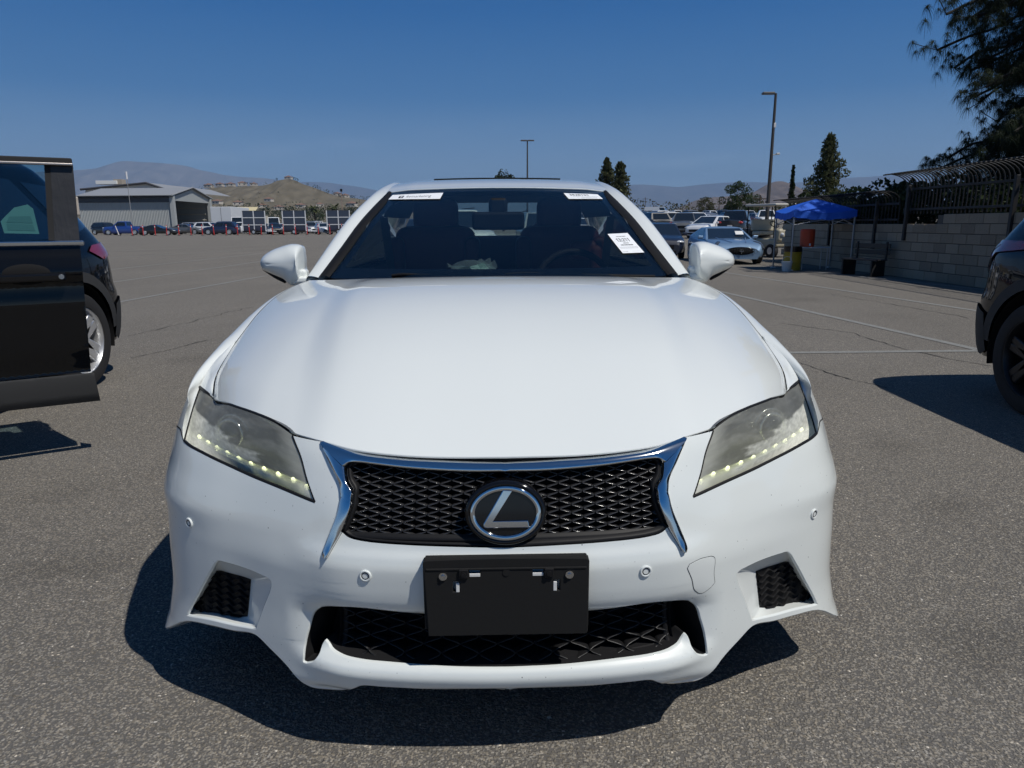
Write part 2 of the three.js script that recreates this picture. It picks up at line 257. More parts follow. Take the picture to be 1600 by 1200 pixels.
const grPoly = ded((() => { const h = [...path2(inTop, inUp, inLow.slice(0, 4), grBot)]; return [...h, ...flipS(h).reverse().slice(1, -1)]; })());
const grille = part('upper_grille', skin(grPoly, [], Sm, .05, -.062), M.void, car);
meshWires(grPoly, .0255, .0165, -.012, .004, .016, 'grille_mesh', grille, M.wire);
part('grille_frame', [rim(grPoly, Sm, [[-.004, -.012], [0, -.006], [.004, -.006], [.007, -.012], [.007, -.06]]), rim(path2(grBot), Sm, [[.0, -.002], [-.004, .001], [-.009, -.001], [-.012, -.008]].map(([a, b]) => [-a, b]), true, false), ...both(grid(10, 4, (u, v) => S(lerp(.0, .36, u), lerp(.536, .553, v), -.012 + .006 * Math.sin(v * 3.1))))], M.black, car);
const inPoly = ded((() => { const h = path2([lowIn[0][0], lowIn[0][2], [lowIn[0][3][0], lowIn[0][3][1] + .006]], [[.385, .375], [.385, .28]], [[.385, .268], [.33, .258], [.2, .252], [0, .247]]); return [...h, ...flipS(h).reverse().slice(1, -1)]; })());
const low = part('lower_grille', [skin(intake, [], Sm, .06, -.1), ...both(grid(2, 6, (u, v) => S(.385 + .006 * (1 - u), lerp(.25, .385, v), -.022 - .09 * u)))], M.void, car);
meshWires(inPoly, .041, .029, -.02, .0048, .022, 'lower_grille_mesh', low, M.wireDark);
part('lower_grille_frame', [...both(grid(20, 5, (u, v) => S(lerp(0, .4, u), lerp(.244, .258 + .012 * u * u, v), -.018 - .012 * v))), ...both(grid(4, 10, (u, v) => S(lerp(.372, .392, u), lerp(.255, .385, v), -.02 - .02 * Math.abs(u - .3)))) ], M.trim, low);

// badge: black oval, chrome ring, slanted chrome letter
{
  const badge = new THREE.Group(); badge.name = 'badge'; badge.position.set(0, .604, -.008); badge.rotation.x = -.2; car.add(badge);
  const el = (a, b, r, z) => { const pts = []; for (let i = 0; i <= 64; i++) { const t = i / 64 * 2 * Math.PI; pts.push([a * Math.cos(t), b * Math.sin(t), z]); } return pts; };
  const ring = (a, b, prof) => grid(64, prof.length - 1, (u, v) => { const [d, z] = prof[Math.round(v * (prof.length - 1))], t = u * 2 * Math.PI; return [(a + d) * Math.cos(t), (b + d) * Math.sin(t), z]; });
  const A = .0835, B = .066;
  part('badge_plate', [ring(A, B, [[.001, -.045], [.001, -.004], [-.001, .001], [-.004, .003], [-.009, .003], [-.011, 0]]), new THREE.CircleGeometry(1, 64).scale(A - .008, B - .008, 1).translate(0, 0, .0005)], M.gloss, badge);
  const a = A - .0125, b = B - .0115;
  part('badge_ring', ring(a, b, [[.002, 0], [.0015, .004], [0, .0055], [-.006, .0055], [-.0085, .004], [-.0095, 0]]), M.chrome, badge);
  const L = new THREE.Shape(); L.moveTo(-.004, .0465); L.lineTo(.0125, .0455); L.lineTo(-.0275, -.0165); L.lineTo(.044, -.0165); L.lineTo(.0465, -.0275); L.lineTo(-.036, -.0275); L.quadraticCurveTo(-.047, -.0275, -.0425, -.019); L.closePath();
  part('badge_letter', new THREE.ExtrudeGeometry(L, { depth: .003, bevelEnabled: true, bevelThickness: .0018, bevelSize: .0018, bevelSegments: 3 }).translate(0, 0, .0012), M.chrome, badge);
}
// holder for the number plate, with its slots and screws
{
  const h = new THREE.Shape(), w = .166, y0 = .353, y1 = .519, r = .006;
  h.moveTo(-w + r, y0); h.lineTo(w - r, y0); h.quadraticCurveTo(w, y0, w, y0 + r); h.lineTo(w + .0005, y1 - r); h.quadraticCurveTo(w, y1, w - r, y1 + .0005); h.quadraticCurveTo(0, y1 + .006, -w + r, y1 + .0005); h.quadraticCurveTo(-w, y1, -w, y1 - r); h.closePath();
  const hole = (x, y, a, b) => { const p = new THREE.Path(); p.moveTo(x, y); p.lineTo(x + a, y); p.lineTo(x + a, y + b); p.lineTo(x, y + b); p.closePath(); h.holes.push(p); };
  for (const s of [1, -1]) { hole(s > 0 ? .051 : -.077, .484, .026, .016); hole(s > 0 ? .0945 : -.1105, .449, .016, .027); }
  const hold = part('plate_holder', new THREE.ExtrudeGeometry(h, { depth: .006, bevelEnabled: true, bevelThickness: .003, bevelSize: .002, bevelSegments: 2 }), M.plastic, car);
  hold.position.set(0, 0, .023); hold.position.y = .0; 
  part('holder_lip', [box(.33, .008, .022, 0, y1 - .001, -.004, .003), box(.008, .15, .026, -w + .001, .44, -.008, .003), box(.008, .15, .026, w - .001, .44, -.008, .003), box(.326, .005, .006, 0, y1 - .018, .008, .002)], M.plastic, hold);
  for (const s of [1, -1]) {
    part('screw', [cyl(.0085, .0085, .004, s * .128, .487, .0105, 20, [Math.PI / 2, 0, 0]), cyl(.0048, .0042, .006, s * .128, .487, .013, 6, [Math.PI / 2, 0, 0])], M.dullChrome, hold);
    part('clip', [box(.019, .02, .008, s * .0865, .492, .0105, .002), cyl(.005, .005, .004, s * .0865, .492, .0155, 12, [Math.PI / 2, 0, 0])], M.black, hold);
    for (const g of [box(.022, .007, .004, s * .064, .487, .007, .001), box(.007, .02, .004, s * .099, .46, .007, .001)]) part('slot_paint', g, M.tab, hold);  // pale slips stand in for the lit white bumper paint behind the slots
  }
  part('nub', cyl(.008, .0075, .003, 0, .4925, .009, 20, [Math.PI / 2, 0, 0]), M.plastic, hold);
}
pair('wing_seam', rim(path2([hlBot[6], ...seam]), Sm, [[-.0013, .0007], [.0013, .0007]], true, false), M.trim, bumper);
// parking sensors and the towing-eye cover
for (const [s, y] of [[0.29, 0.472], [0.8, 0.493]]) for (const m of [1, -1]) {
  const p = S(s * m, y, .0012), a = S(s * m + .01, y), b = S(s * m, y + .01), c = S(s * m, y), n = V(a).sub(V(c)).cross(V(b).sub(V(c))).normalize();
  const g = merge([new THREE.TorusGeometry(.0105, .0026, 10, 28), new THREE.CircleGeometry(.0075, 24).translate(0, 0, .0012), new THREE.RingGeometry(.0083, .0104, 24).translate(0, 0, .0003)]); const o = part('parking_sensor', g, M.white, bumper); o.position.set(...p); o.quaternion.setFromUnitVectors(new THREE.Vector3(0, 0, 1), n);
  const o2 = part('sensor_gap', new THREE.TorusGeometry(.0068, .0007, 6, 24).translate(0, 0, .0016), M.trim, o);
}
{
  const q = path2([[0.39, 0.472], [0.42, 0.477], [0.45, 0.475]], [[0.45, 0.475], [0.46, 0.469], [0.46, 0.434], [0.465, 0.41]], [[0.465, 0.41], [0.455, 0.401], [0.435, 0.391], [0.425, 0.393]], [[0.425, 0.393], [0.41, 0.407], [0.4, 0.434], [0.385, 0.464]]);
  const cover = part('towing_eye_cover', [skin(ded(q), [], Sm, .02, .0009), rim(ded(q), Sm, [[-.0007, -.002], [0, .0003], [.0005, .0009]], true)], M.white, bumper);
  part('cover_gap', rim(ded(q), Sm, [[-.0016, .0005], [-.0006, .0006]], false), M.trim, cover);
}
// bonnet: a loft from its front edge to the base of the windscreen
const hoodF = [[0, .701, -.075], [.15, .702, -.079], [.24, .706, -.087], [.32, .712, -.104], [.4, .7215, -.141], [.48, .7255, -.202], [.535, .731, -.252], [.594, .738, -.312], [.66, .7385, -.387], [.72, .733, -.46], [.775, .722, -.533], [.8, .715, -.579]];
const hoodS = [[.8, .715, -.579], [.824, .755, -.676], [.838, .822, -.898], [.838, .889, -1.155], [.822, .928, -1.33], [.79, .952, -1.44], [.755, .966, -1.515]];
const hoodR = [[0, .987, -1.365], [.25, .985, -1.375], [.45, .98, -1.405], [.62, .972, -1.45], [.755, .966, -1.515]];
function hoodP(u, v) {                            // u across (-1..1), v front to back
  const a = Math.abs(u), g = Math.sign(u) || 1, tbl = (P, t) => { const n = P.length; return P.c ? P.c.getPointAt(t) : (P.c = new THREE.CatmullRomCurve3(P.map(V), false, 'centripetal')).getPointAt(t); };
  const F = tbl(hoodF, a), R = tbl(hoodR, a), Sd = tbl(hoodS, v), F1 = tbl(hoodF, 1), R1 = tbl(hoodR, 1);
  const e = 1 - (1 - v) ** 1.9;                   // rises fast at the nose, then flattens
  const L = (t) => [lerp(F.x, R.x, t), lerp(F.y, R.y, e), lerp(F.z, R.z, t)], p = L(v);
  const s0 = [lerp(F1.x, R1.x, v), lerp(F1.y, R1.y, e), lerp(F1.z, R1.z, v)], w = a ** 3;
  p[0] += (Sd.x - s0[0]) * a; p[1] += (Sd.y - s0[1]) * w; p[2] += (Sd.z - s0[2]) * w;
  // the raised middle: two long creases running from the grille corners towards the pillars
  const cx = lerp(.47, .66, v ** .8), k = a * lerp(.82, .78, v) , rise = .017 * Math.sin(Math.PI * Math.min(1, v * .9 + .1)) * (.35 + .65 * smooth(0, .3, v));
  p[1] += rise * (1 - smooth(cx - .1, cx + .035, a)) + .026 * Math.sin(Math.PI * v) * (1 - a * a);
  // the fine step in front of the windscreen
  return [p[0] * g, p[1], p[2]];
}
const hood = part('bonnet', [grid(120, 70, (u, v) => hoodP(u * 2 - 1, v), false)], M.white, car);
part('bonnet_edge', [grid(120, 4, (u, v) => { const p = hoodP(u * 2 - 1, 0), k = [[0, 0], [-.0015, .001], [-.004, .0002], [-.006, -.004], [-.006, -.03]][Math.round(v * 4)]; return [p[0], p[1] + k[0], p[2] + k[1]]; }, true), ...both(grid(4, 40, (u, v) => { const p = hoodP(1, v), k = [[0, 0], [.0012, -.002], [.0014, -.006], [0, -.012], [-.004, -.03]][Math.round(u * 4)]; return [p[0] + k[0], p[1] + k[1], p[2]]; }))], M.white, hood);
part('bonnet_seal', [grid(80, 3, (u, v) => { const p = hoodP((u * 2 - 1) * .985, 0), k = [[-.007, -.012], [-.0075, -.004], [-.02, -.003], [-.024, -.02]][Math.round(v * 3)]; return [p[0], p[1] + k[0], p[2] + k[1]]; }, true), ...both(grid(2, 40, (u, v) => { const p = hoodP(1, v); return [p[0] - .01 + .02 * u, p[1] - .022, p[2]]; }))], M.void, car);
// wings beside the bonnet, flanks, sills
const hlOut = [[0.812, 0.644, -0.4], [0.824, 0.66, -0.45], [0.844, 0.68, -0.53], [0.862, 0.702, -0.61], [0.876, 0.721, -0.68]];
{
  const P0 = [...hlOut, ...hoodS.slice(2).map((p) => [p[0] + .0035, p[1] - .001, p[2]]), [.775, .957, -1.62]];
  const c0 = new THREE.CatmullRomCurve3(P0.map(V), false, 'centripetal'), n = 60;
  const zz = (t) => t < .28 ? lerp(-.385, -.6, t / .28) : lerp(-.6, -1.62, (t - .28) / .72), qy = (t) => lerp(hlBot[6][1], .72, clamp(t / .15));
  const wing = grid(n, 12, (u, v) => { const p = c0.getPointAt(u), z = zz(u), q = S(sAt(z), qy(u)), t = v, a = [p.x, p.y, p.z], b = [p.x + .045 * clamp((u - .04) * 1.8), p.y - .003, lerp(p.z, q[2], .3)], c = [q[0] + .006 * clamp(u * 4), q[1] + clamp((p.y - q[1]) * .75, 0, .09), q[2]], w = [(1 - t) ** 3, 3 * t * (1 - t) ** 2, 3 * t * t * (1 - t), t ** 3]; return [0, 1, 2].map((k) => a[k] * w[0] + b[k] * w[1] + c[k] * w[2] + q[k] * w[3]); });
  const tA = new THREE.CatmullRomCurve3(hoodS.slice(0, 3).map((p) => V([p[0] + .004, p[1] - .0015, p[2]]))), tB = new THREE.CatmullRomCurve3([V([.8, .714, -.582]), V([0.835, 0.723, -0.62]), V([0.872, 0.727, -0.672]), V([(hlOut[4][0] + hoodS[2][0]) / 2 + .012, .778, -.78]), V([hoodS[2][0] + .0035, hoodS[2][1] - .001, hoodS[2][2]])], false, 'centripetal');
  const tip = grid(24, 4, (u, v) => { const a = tA.getPointAt(u), b = tB.getPoint(u); return [lerp(a.x, b.x, v), lerp(a.y, b.y, v) + .004 * Math.sin(v * Math.PI), lerp(a.z, b.z, v)]; });
  for (const m of [1, -1]) {
    const side = skin(ded([...path2([[sAt(-.43), .72], hlBot[6], ...seam].slice(1)), ...arch(-.92, 1.0, Math.PI + .2, 14), [sAt(-1.3), .17], [sAt(-3.35), .17], ...arch(-3.77, -.2, Math.PI + .2, 18).map((p) => p), [sAt(-4.2), .22], [sAt(-4.6), .24], [sAt(-4.6) + .6, .26], [sAt(-4.6) + .6, .95], [sAt(-4.4), .97], [sAt(-1.6), .96], [sAt(-1.6), .72], [sAt(-.5), .72]]), [], Sm, .06, 0);
    part('wing', m > 0 ? wing.clone() : mir(wing), M.white, car); part('wing_tip', m > 0 ? tip.clone() : mir(tip), M.white, car); part('flank', m > 0 ? side : mir(side), M.white, car);
    const well = grid(16, 3, (u, v) => { const a = lerp(-.2, Math.PI + .2, u); return [lerp(.9, .5, v), .345 + .375 * Math.sin(a), -.92 + .375 * Math.cos(a)]; });
    for (const dz of [0, -2.85]) part('wheel_well', (m > 0 ? well.clone() : mir(well)).translate(0, 0, dz), M.void, car);
  }
  part('underbody', [box(1.5, .12, 4.3, 0, .26, -2.4, .03), box(1.3, .3, .5, 0, .42, -.55, .05), box(1.2, .4, 1, 0, .5, -.95, .05)], M.void, car);
}
// headlamps: dark bucket, lens tube, small running lights, hazed cover
{
  const haze = dataTex(512, (u, v) => {
    const n = fbm(u * 5, v * 5, 3.3, 5), f = fbm(u * 30, v * 16, 8.1, 4), g = fbm(u * 90, v * 22, 6.4, 3), bank = smooth(.36, .43, v + .16 * n - .22 * (u - .3)) * (1 - smooth(.52, .72, u + .5 * n - .25 * (v - .6))), rimHaze = smooth(.72, .86, v + .08 * n) * .34 + smooth(.86, 1, u) * .25;
    const tr = clamp(.87 - bank * (.42 + .3 * f + .16 * g) - rimHaze - .25 * Math.max(0, n + .05) - .1 * Math.max(0, f)); return [255 * tr, 90 + 130 * smooth(.7, .82, v + .1 * n) + 40 * bank, 0];
  });
  const cover = new THREE.MeshPhysicalMaterial({ color: C(.74, .75, .67), transmission: 1, roughness: 1, roughnessMap: haze, transmissionMap: haze, thickness: 0, ior: 1.5, specularIntensity: .6 });
  const chromeBucket = mat(.12, .12, .115, .35, { metalness: .5 });
  const guideM = new THREE.MeshStandardMaterial({ color: C(.5, .52, .42), roughness: .5, emissive: C(.8, .88, .5), emissiveIntensity: .22 });
  const led = new THREE.MeshStandardMaterial({ color: C(.9, .95, .7), emissive: C(.95, 1, .62), emissiveIntensity: 3, roughness: .4 });
  const topE = [[0.876, 0.721, -0.68], [0.836, 0.72, -0.62], [0.798, 0.709, -0.585], ...[[0.7, 0.728, -0.435], [0.595, 0.736, -0.314], [0.53, 0.733, -0.248], [0.481, 0.718, -0.204]]], inE = cr2(hlIn, 12).map((p) => S(p[0], p[1], -.002)), botE = cr2(hlBot, 40).map((p) => S(p[0], p[1], -.002)).reverse();
  const cT = new THREE.CatmullRomCurve3(topE.map(V), false, 'centripetal'), cI = new THREE.CatmullRomCurve3(inE.map(V)), cB = new THREE.CatmullRomCurve3(botE.map(V)), cO = new THREE.CatmullRomCurve3(hlOut.slice().reverse().map(V));
  const coons = (u, v, d = 0) => { // u outer->inner, v top->bottom
    const a = cT.getPointAt(u), b = cB.getPointAt(u), l = cO.getPointAt(v), r = cI.getPointAt(v), p = new THREE.Vector3();
    const c00 = cT.getPointAt(0), c10 = cT.getPointAt(1), c01 = cB.getPointAt(0), c11 = cB.getPointAt(1);
    p.addScaledVector(a, 1 - v).addScaledVector(b, v).addScaledVector(l, 1 - u).addScaledVector(r, u).addScaledVector(c00, -(1 - u) * (1 - v)).addScaledVector(c10, -u * (1 - v)).addScaledVector(c01, -(1 - u) * v).addScaledVector(c11, -u * v);
    const bul = .03 * Math.sin(Math.PI * u) * Math.sin(Math.PI * v) - d * Math.min(1, 9 * Math.min(u, v, 1 - u, 1 - v) + .15); return [p.x + bul * .5, p.y + bul * .15, p.z + bul * .85];
  };
  for (const m of [1, -1]) {
    const f = (g) => (m > 0 ? g : mir(g));
    const lamp = part('headlamp', f(grid(30, 20, (u, v) => coons(u, v, .07), true)), chromeBucket, car);
    part('lamp_seal', f(merge([tube([...topE].map((p) => [p[0], p[1] + .002, p[2]]), .005, 6, 40), tube(botE, .0036, 6, 50), tube(inE, .0028, 6, 20), tube(hlOut, .003, 6, 20)])), M.black, lamp);
    const pr = V(coons(.37, .58, .05));
    const ringm = part('projector_ring', f(merge([new THREE.TorusGeometry(.038, .005, 12, 40), new THREE.TorusGeometry(.05, .0025, 8, 40).translate(0, 0, -.008)]).rotateY(.35).rotateX(-.1).translate(pr.x, pr.y, pr.z)), M.dullChrome, lamp);
    part('projector_lens', f(new THREE.SphereGeometry(.036, 28, 14, 0, 2 * Math.PI, 0, 1.25).rotateX(Math.PI / 2).rotateY(.35).translate(pr.x, pr.y, pr.z - .022)), mat(.02, .025, .03, .04, { clearcoat: 1 }), lamp);
    part('light_guide', f(grid(40, 3, (u, v) => { const p = coons(lerp(.08, .98, u), lerp(.84, .93, v), .028); return p; }, true)), guideM, lamp);
    for (let i = 0; i < 10; i++) { const u = .1 + i * .094, p = coons(u, .855, .022); part('running_light', f(new THREE.SphereGeometry(.005, 14, 10).scale(1.0, 1.4, .6).rotateZ(-.25).translate(...p)), led, lamp); }
    part('lamp_cover', f(grid(40, 28, (u, v) => coons(u, v), true)), cover, lamp);
  }
}

// roof, pillars, glass
const glassTint = new THREE.MeshPhysicalMaterial({ color: C(.6, .66, .65), transmission: 1, roughness: 0, thickness: 0, ior: 1.5, specularIntensity: 1 });
const sideGlass = new THREE.MeshPhysicalMaterial({ color: C(.1, .13, .14), transmission: 1, roughness: 0, thickness: 0, ior: 1.5 });
const pilIn = [[0.742, 0.97, -1.6], [0.686, 1.077, -1.77], [0.635, 1.187, -1.97], [0.592, 1.27, -2.17], [0.559, 1.334, -2.36]].map((p) => [p[0] - .002, p[1], p[2]]);   // inner edge of the white pillar
const pilOut = [[0.813, 0.955, -1.66], [0.754, 1.099, -1.87], [0.707, 1.199, -2.04], [0.664, 1.282, -2.25], [0.633, 1.338, -2.44]];
const gl0 = [[0.692, 0.97, -1.585], [0.63, 1.083, -1.75], [0.58, 1.192, -1.95], [0.537, 1.275, -2.15], [0.529, 1.336, -2.33]];
const roofY = curve1([[-3.95, 1.36], [-3.75, 1.385], [-3.4, 1.418], [-3.0, 1.43], [-2.7, 1.41], [-2.5, 1.384], [-2.36, 1.352]]), roofW = curve1([[-3.95, .5], [-3.4, .545], [-2.8, .565], [-2.36, .572]]);
{
  const top = new THREE.CatmullRomCurve3([...pilOut.map(V), V([.585, 1.385, -2.75]), V([.575, 1.4, -3.1]), V([.55, 1.385, -3.5]), V([.53, 1.35, -3.85]), V([.6, 1.2, -4.15]), V([.7, 1.04, -4.42])], false, 'centripetal');
  const inn = new THREE.CatmullRomCurve3([...pilIn.map(V), V([.555, 1.4, -2.75]), V([.545, 1.412, -3.1]), V([.52, 1.4, -3.5]), V([.49, 1.362, -3.85]), V([.54, 1.21, -4.18]), V([.6, 1.06, -4.45])], false, 'centripetal');
  const rail = grid(90, 8, (u, v) => { const a = inn.getPointAt(u), b = top.getPointAt(u), t = v, bul = .014 * Math.sin(Math.PI * Math.min(1, t * 1.1)); const p = a.lerp(b, t); return [p.x + bul * .8, p.y + bul * .9 - (t > .85 ? (t - .85) * .08 : 0), p.z + bul * .3]; });
  const railIn = grid(90, 1, (u, v) => { const a = inn.getPointAt(u); return [a.x, a.y - .03 * v, a.z]; }, true);
  pair('roof_pillar', [rail, railIn], M.white, car);
  const n = 40, A = new THREE.CatmullRomCurve3(pilIn.map(V), false, 'centripetal'), B = new THREE.CatmullRomCurve3(gl0.map(V), false, 'centripetal');
  pair('pillar_trim', (grid(n, 5, (u, v) => { const a = A.getPointAt(u), b = B.getPointAt(u), t = v, p = a.lerp(b, t), o = .007 * Math.sin(Math.PI * t) + .002; return [p.x, p.y + o, p.z + o * .6]; }, true)), M.trim, car);
}
part('roof', [grid(60, 40, (u, v) => { const z = lerp(-2.352, -3.9, v), x = (u * 2 - 1), w = roofW(z) - .014; return [x * w, roofY(z) + .012 * (1 - x * x) - .006 - .022 * Math.max(0, Math.abs(x) - .8) * 2, z + (1 - v) ** 3 * .06 * (1 - x * x)]; }),
  grid(60, 3, (u, v) => { const x = u * 2 - 1, w = roofW(-2.352) - .014, k = [[0, 0], [-.004, .002], [-.01, -.002], [-.014, -.02]][Math.round(v * 3)]; return [x * w, roofY(-2.352) + .012 * (1 - x * x) - .006 - .022 * Math.max(0, Math.abs(x) - .8) * 2 + k[0], -2.352 + .06 * (1 - x * x) + k[1]]; }, true)], M.white, car);
part('sunroof', [grid(20, 8, (u, v) => { const z = lerp(-2.98, -3.4, v), x = (u * 2 - 1) * .37; return [x, roofY(z) + .012 * (1 - (x / .55) ** 2) + .001 + (v < .15 ? .003 : .001), z]; }), grid(20, 1, (u, v) => { const x = (u * 2 - 1) * .37; return [x, roofY(-2.98) + .012 * (1 - (x / .55) ** 2) + .004 - .01 * v, -2.978]; }, true)], M.gloss, car);
part('headliner', [grid(20, 12, (u, v) => { const z = lerp(-2.42, -3.85, v), x = u * 2 - 1; return [x * .54, roofY(z) - .045 - .05 * x ** 6, z]; }, true), ...both(grid(20, 1, (u, v) => [lerp(.55, .62, v), lerp(1.34, 1.22, v), lerp(-2.6, -3.8, u)]))], mat(.03, .03, .032, .95), car);
const wsP = (u, v) => {                            // windscreen, u across, v bottom to top
  const a = Math.abs(u), g = Math.sign(u) || 1, e = new THREE.CatmullRomCurve3(gl0.map(V), false, 'centripetal').getPoint(v), mz = lerp(-1.36, -2.295, v ** .97), my = lerp(.972, 1.357, v ** .93);
  const k = 1 - a * a; return [g * a * e.x, lerp(e.y, my, k), lerp(e.z, mz, 1 - a ** 2.2)];
};
const wsTab = []; for (let j = 0; j <= 24; j++) for (let i = 0; i <= 48; i++) wsTab.push(wsP(i / 24 - 1, j / 24));
const ws = (u, v) => { const x = clamp((u + 1) * 24, 0, 47.999), y = clamp(v * 24, 0, 23.999), i = Math.floor(x), j = Math.floor(y), f = x - i, h = y - j, q = (a, b) => wsTab[b * 49 + a]; return [0, 1, 2].map((k) => lerp(lerp(q(i, j)[k], q(i + 1, j)[k], f), lerp(q(i, j + 1)[k], q(i + 1, j + 1)[k], f), h)); };
const windscreen = part('windscreen', grid(48, 24, (u, v) => ws(u * 2 - 1, v)), glassTint, car);
part('screen_border', [grid(48, 2, (u, v) => { const p = ws(u * 2 - 1, .955 + .045 * v); return [p[0], p[1] - .004, p[2] - .004]; }), grid(48, 2, (u, v) => { const p = ws(u * 2 - 1, .09 * v); return [p[0], p[1] - .004, p[2] - .004]; }), ...both(grid(2, 24, (u, v) => { const p = ws(.95 + .05 * u, v); return [p[0], p[1] - .004, p[2] - .004]; }))], M.gloss, windscreen);
// printed stickers on the inside and outside of the screen
const sticker = (name, u0, u1, v0, v1, skew, draw, w, h, label) => { const t = canvas(w, h, (c) => { c.fillStyle = '#f2f5f7'; c.fillRect(0, 0, w, h); draw(c, w, h); }); const g = grid(12, 8, (a, b) => { const p = ws(lerp(u0, u1, a) + skew * (b - .5), lerp(v0, v1, b)); return [p[0], p[1] + .0035, p[2] + .0025]; }); const m = part(name, g, new THREE.MeshPhysicalMaterial({ map: t, roughness: .45 }), windscreen); m.userData.label = label; return m; };
const lines = (c, x, y, w, n, dy, h, col = '#555') => { for (let i = 0; i < n; i++) { let a = x; while (a < x + w - 6) { const l = 4 + rnd() * 18; c.fillStyle = col; c.fillRect(a, y + i * dy, Math.min(l, x + w - a), h); a += l + 5; } } };
sticker('windscreen_sticker', -.985, -.51, .83, .925, .02, (c, w, h) => { c.fillStyle = '#111'; c.fillRect(w * .17, h * .3, w * .09, h * .48); c.fillStyle = '#fff'; c.beginPath(); c.moveTo(w * .19, h * .42); c.lineTo(w * .245, h * .42); c.lineTo(w * .215, h * .7); c.fill(); c.fillStyle = '#222'; c.font = `${h * .5}px sans-serif`; c.fillText('Remarketing', w * .31, h * .68); }, 640, 110, 'long white sticker reading Remarketing');
sticker('windscreen_sticker', .62, .94, .82, .915, -.03, (c, w, h) => { c.fillStyle = '#222'; c.font = `bold ${h * .42}px sans-serif`; c.fillText('3828131', w * .12, h * .42); lines(c, w * .2, h * .52, w * .75, 1, 12, 5); lines(c, w * .08, h * .66, w * .8, 1, 12, 4); lines(c, w * .4, h * .8, w * .45, 1, 12, 8, '#333'); }, 420, 150, 'white sticker with a long number');
sticker('windscreen_sticker', .79, .945, .19, .37, -.02, (c, w, h) => { c.fillStyle = '#222'; c.textAlign = 'center'; lines(c, w * .3, h * .15, w * .45, 1, 8, 9, '#444'); c.font = `bold ${h * .23}px sans-serif`; c.fillText('13:211', w * .5, h * .42); lines(c, w * .4, h * .48, w * .25, 1, 8, 12, '#444'); lines(c, w * .22, h * .57, w * .56, 1, 8, 14, '#444'); lines(c, w * .08, h * .69, w * .84, 3, h * .035, 3, '#777'); lines(c, w * .08, h * .91, w * .22, 1, 8, 4); lines(c, w * .5, h * .91, w * .42, 1, 8, 3, '#999'); }, 300, 280, 'white sticker reading 13:211');
// side and rear glass
pair('side_glass', (grid(30, 4, (u, v) => { const z = lerp(-1.8, -4.0, u); const t = clamp((-z - 1.66) / 2.3); const yt = z > -2.44 ? lerp(1.0, 1.33, clamp((-z - 1.7) / .74)) : lerp(1.35, 1.3, clamp((-z - 2.44) / 1.5)); return [lerp(lerp(.79, .78, t), lerp(.78, .6, clamp((-z - 1.7) / .7)), v), lerp(.95, yt, v), z]; })), sideGlass, car);
part('rear_screen', grid(16, 8, (u, v) => { const x = u * 2 - 1; return [x * lerp(.58, .49, v), lerp(1.03, 1.365, v) + .01 * (1 - x * x), lerp(-4.42, -3.88, v) - .05 * (1 - x * x)]; }, true), new THREE.MeshPhysicalMaterial({ color: C(.62, .74, .7), transmission: 1, roughness: 0, thickness: 0, ior: 1.5 }), car);
part('boot_lid', [grid(20, 10, (u, v) => { const x = u * 2 - 1, z = lerp(-4.4, -4.83, v); return [x * (.74 - .1 * v ** 3), 1.03 + .02 * v - .06 * x * x - .05 * v ** 6, z + .04 * v * x * x]; })], M.white, car);
// cabin
M.dash = mat(.014, .014, .016, .8); M.leather = mat(.16, .035, .025, .55); M.seat = mat(.2, .04, .03, .6); M.cloth = mat(.02, .02, .022, .9);
part('dashboard', [grid(24, 10, (u, v) => { const x = u * 2 - 1; return [x * .73, .955 - .01 * v - .02 * x * x - (v > .85 ? (v - .85) * .6 : 0) + .035 * Math.exp(-(((x - .47) / .22) ** 2)) * Math.exp(-(((v - .75) / .2) ** 2)), lerp(-1.44 - .12 * x * x, -2.02, v)]; }), box(1.5, .35, .1, 0, .75, -2.05, .03)], M.dash, car);
part('cabin_floor', [box(1.6, .1, 2.7, 0, .35, -3, .02), box(.1, .6, 2.6, .78, .64, -3.1, .03), box(.1, .6, 2.6, -.78, .64, -3.1, .03), box(.28, .35, 1.2, 0, .55, -2.6, .05)], M.cloth, car);
part('parcel_shelf', box(1.3, .04, .5, 0, .98, -4.2, .01), M.cloth, car);
const seat = (x) => { const s = part('front_seat', [box(.5, .2, .5, x, .52, -2.65, .08), box(.48, .62, .16, x, .86, -2.98, .075, [0, 0, 0])], M.seat, car); part('headrest', box(.27, .2, .12, x, 1.235, -3.04, .055), M.seat, s); for (const d of [-1, 1]) { part('headrest_post', cyl(.008, .008, .12, x + d * .05, 1.16, -3.03, 8), M.dullChrome, s); part('seat_wing', box(.09, .5, .2, x + d * .22, .86, -2.93, .04), M.leather, s); } };
seat(-.37); seat(.37);
{ const b = part('rear_seat', [box(1.3, .2, .5, 0, .5, -3.5, .08), box(1.3, .6, .16, 0, .8, -3.86, .07)], M.seat, car); for (const x of [-.38, .38]) part('headrest', box(.24, .15, .1, x, 1.12, -3.9, .045), M.seat, b); }
part('steering_wheel', [new THREE.TorusGeometry(.185, .016, 12, 48), box(.12, .1, .05, 0, 0, -.02, .02), box(.3, .03, .02, 0, 0, -.01, .008)].map((g) => g.rotateX(-.4).translate(.37, .875, -2.16)), M.trim, car);
part('driver_headrest_cover', [box(.16, .11, .09, .5, 1.03, -2.86, .035), box(.08, .22, .1, .57, .95, -2.85, .035)], mat(.3, .08, .06, .6), car);
part('rear_view_mirror', [box(.25, .085, .035, 0, 1.195, -2.12, .017, [.1, 0, 0]), box(.09, .08, .14, 0, 1.262, -2.2, .02)], M.trim, car);
pair('seat_belt', grid(1, 8, (u, v) => [lerp(.62, .665, u) - .04 * v, lerp(1.22, .75, v), -2.78 - .06 * v]), mat(.07, .075, .075, .6), car);
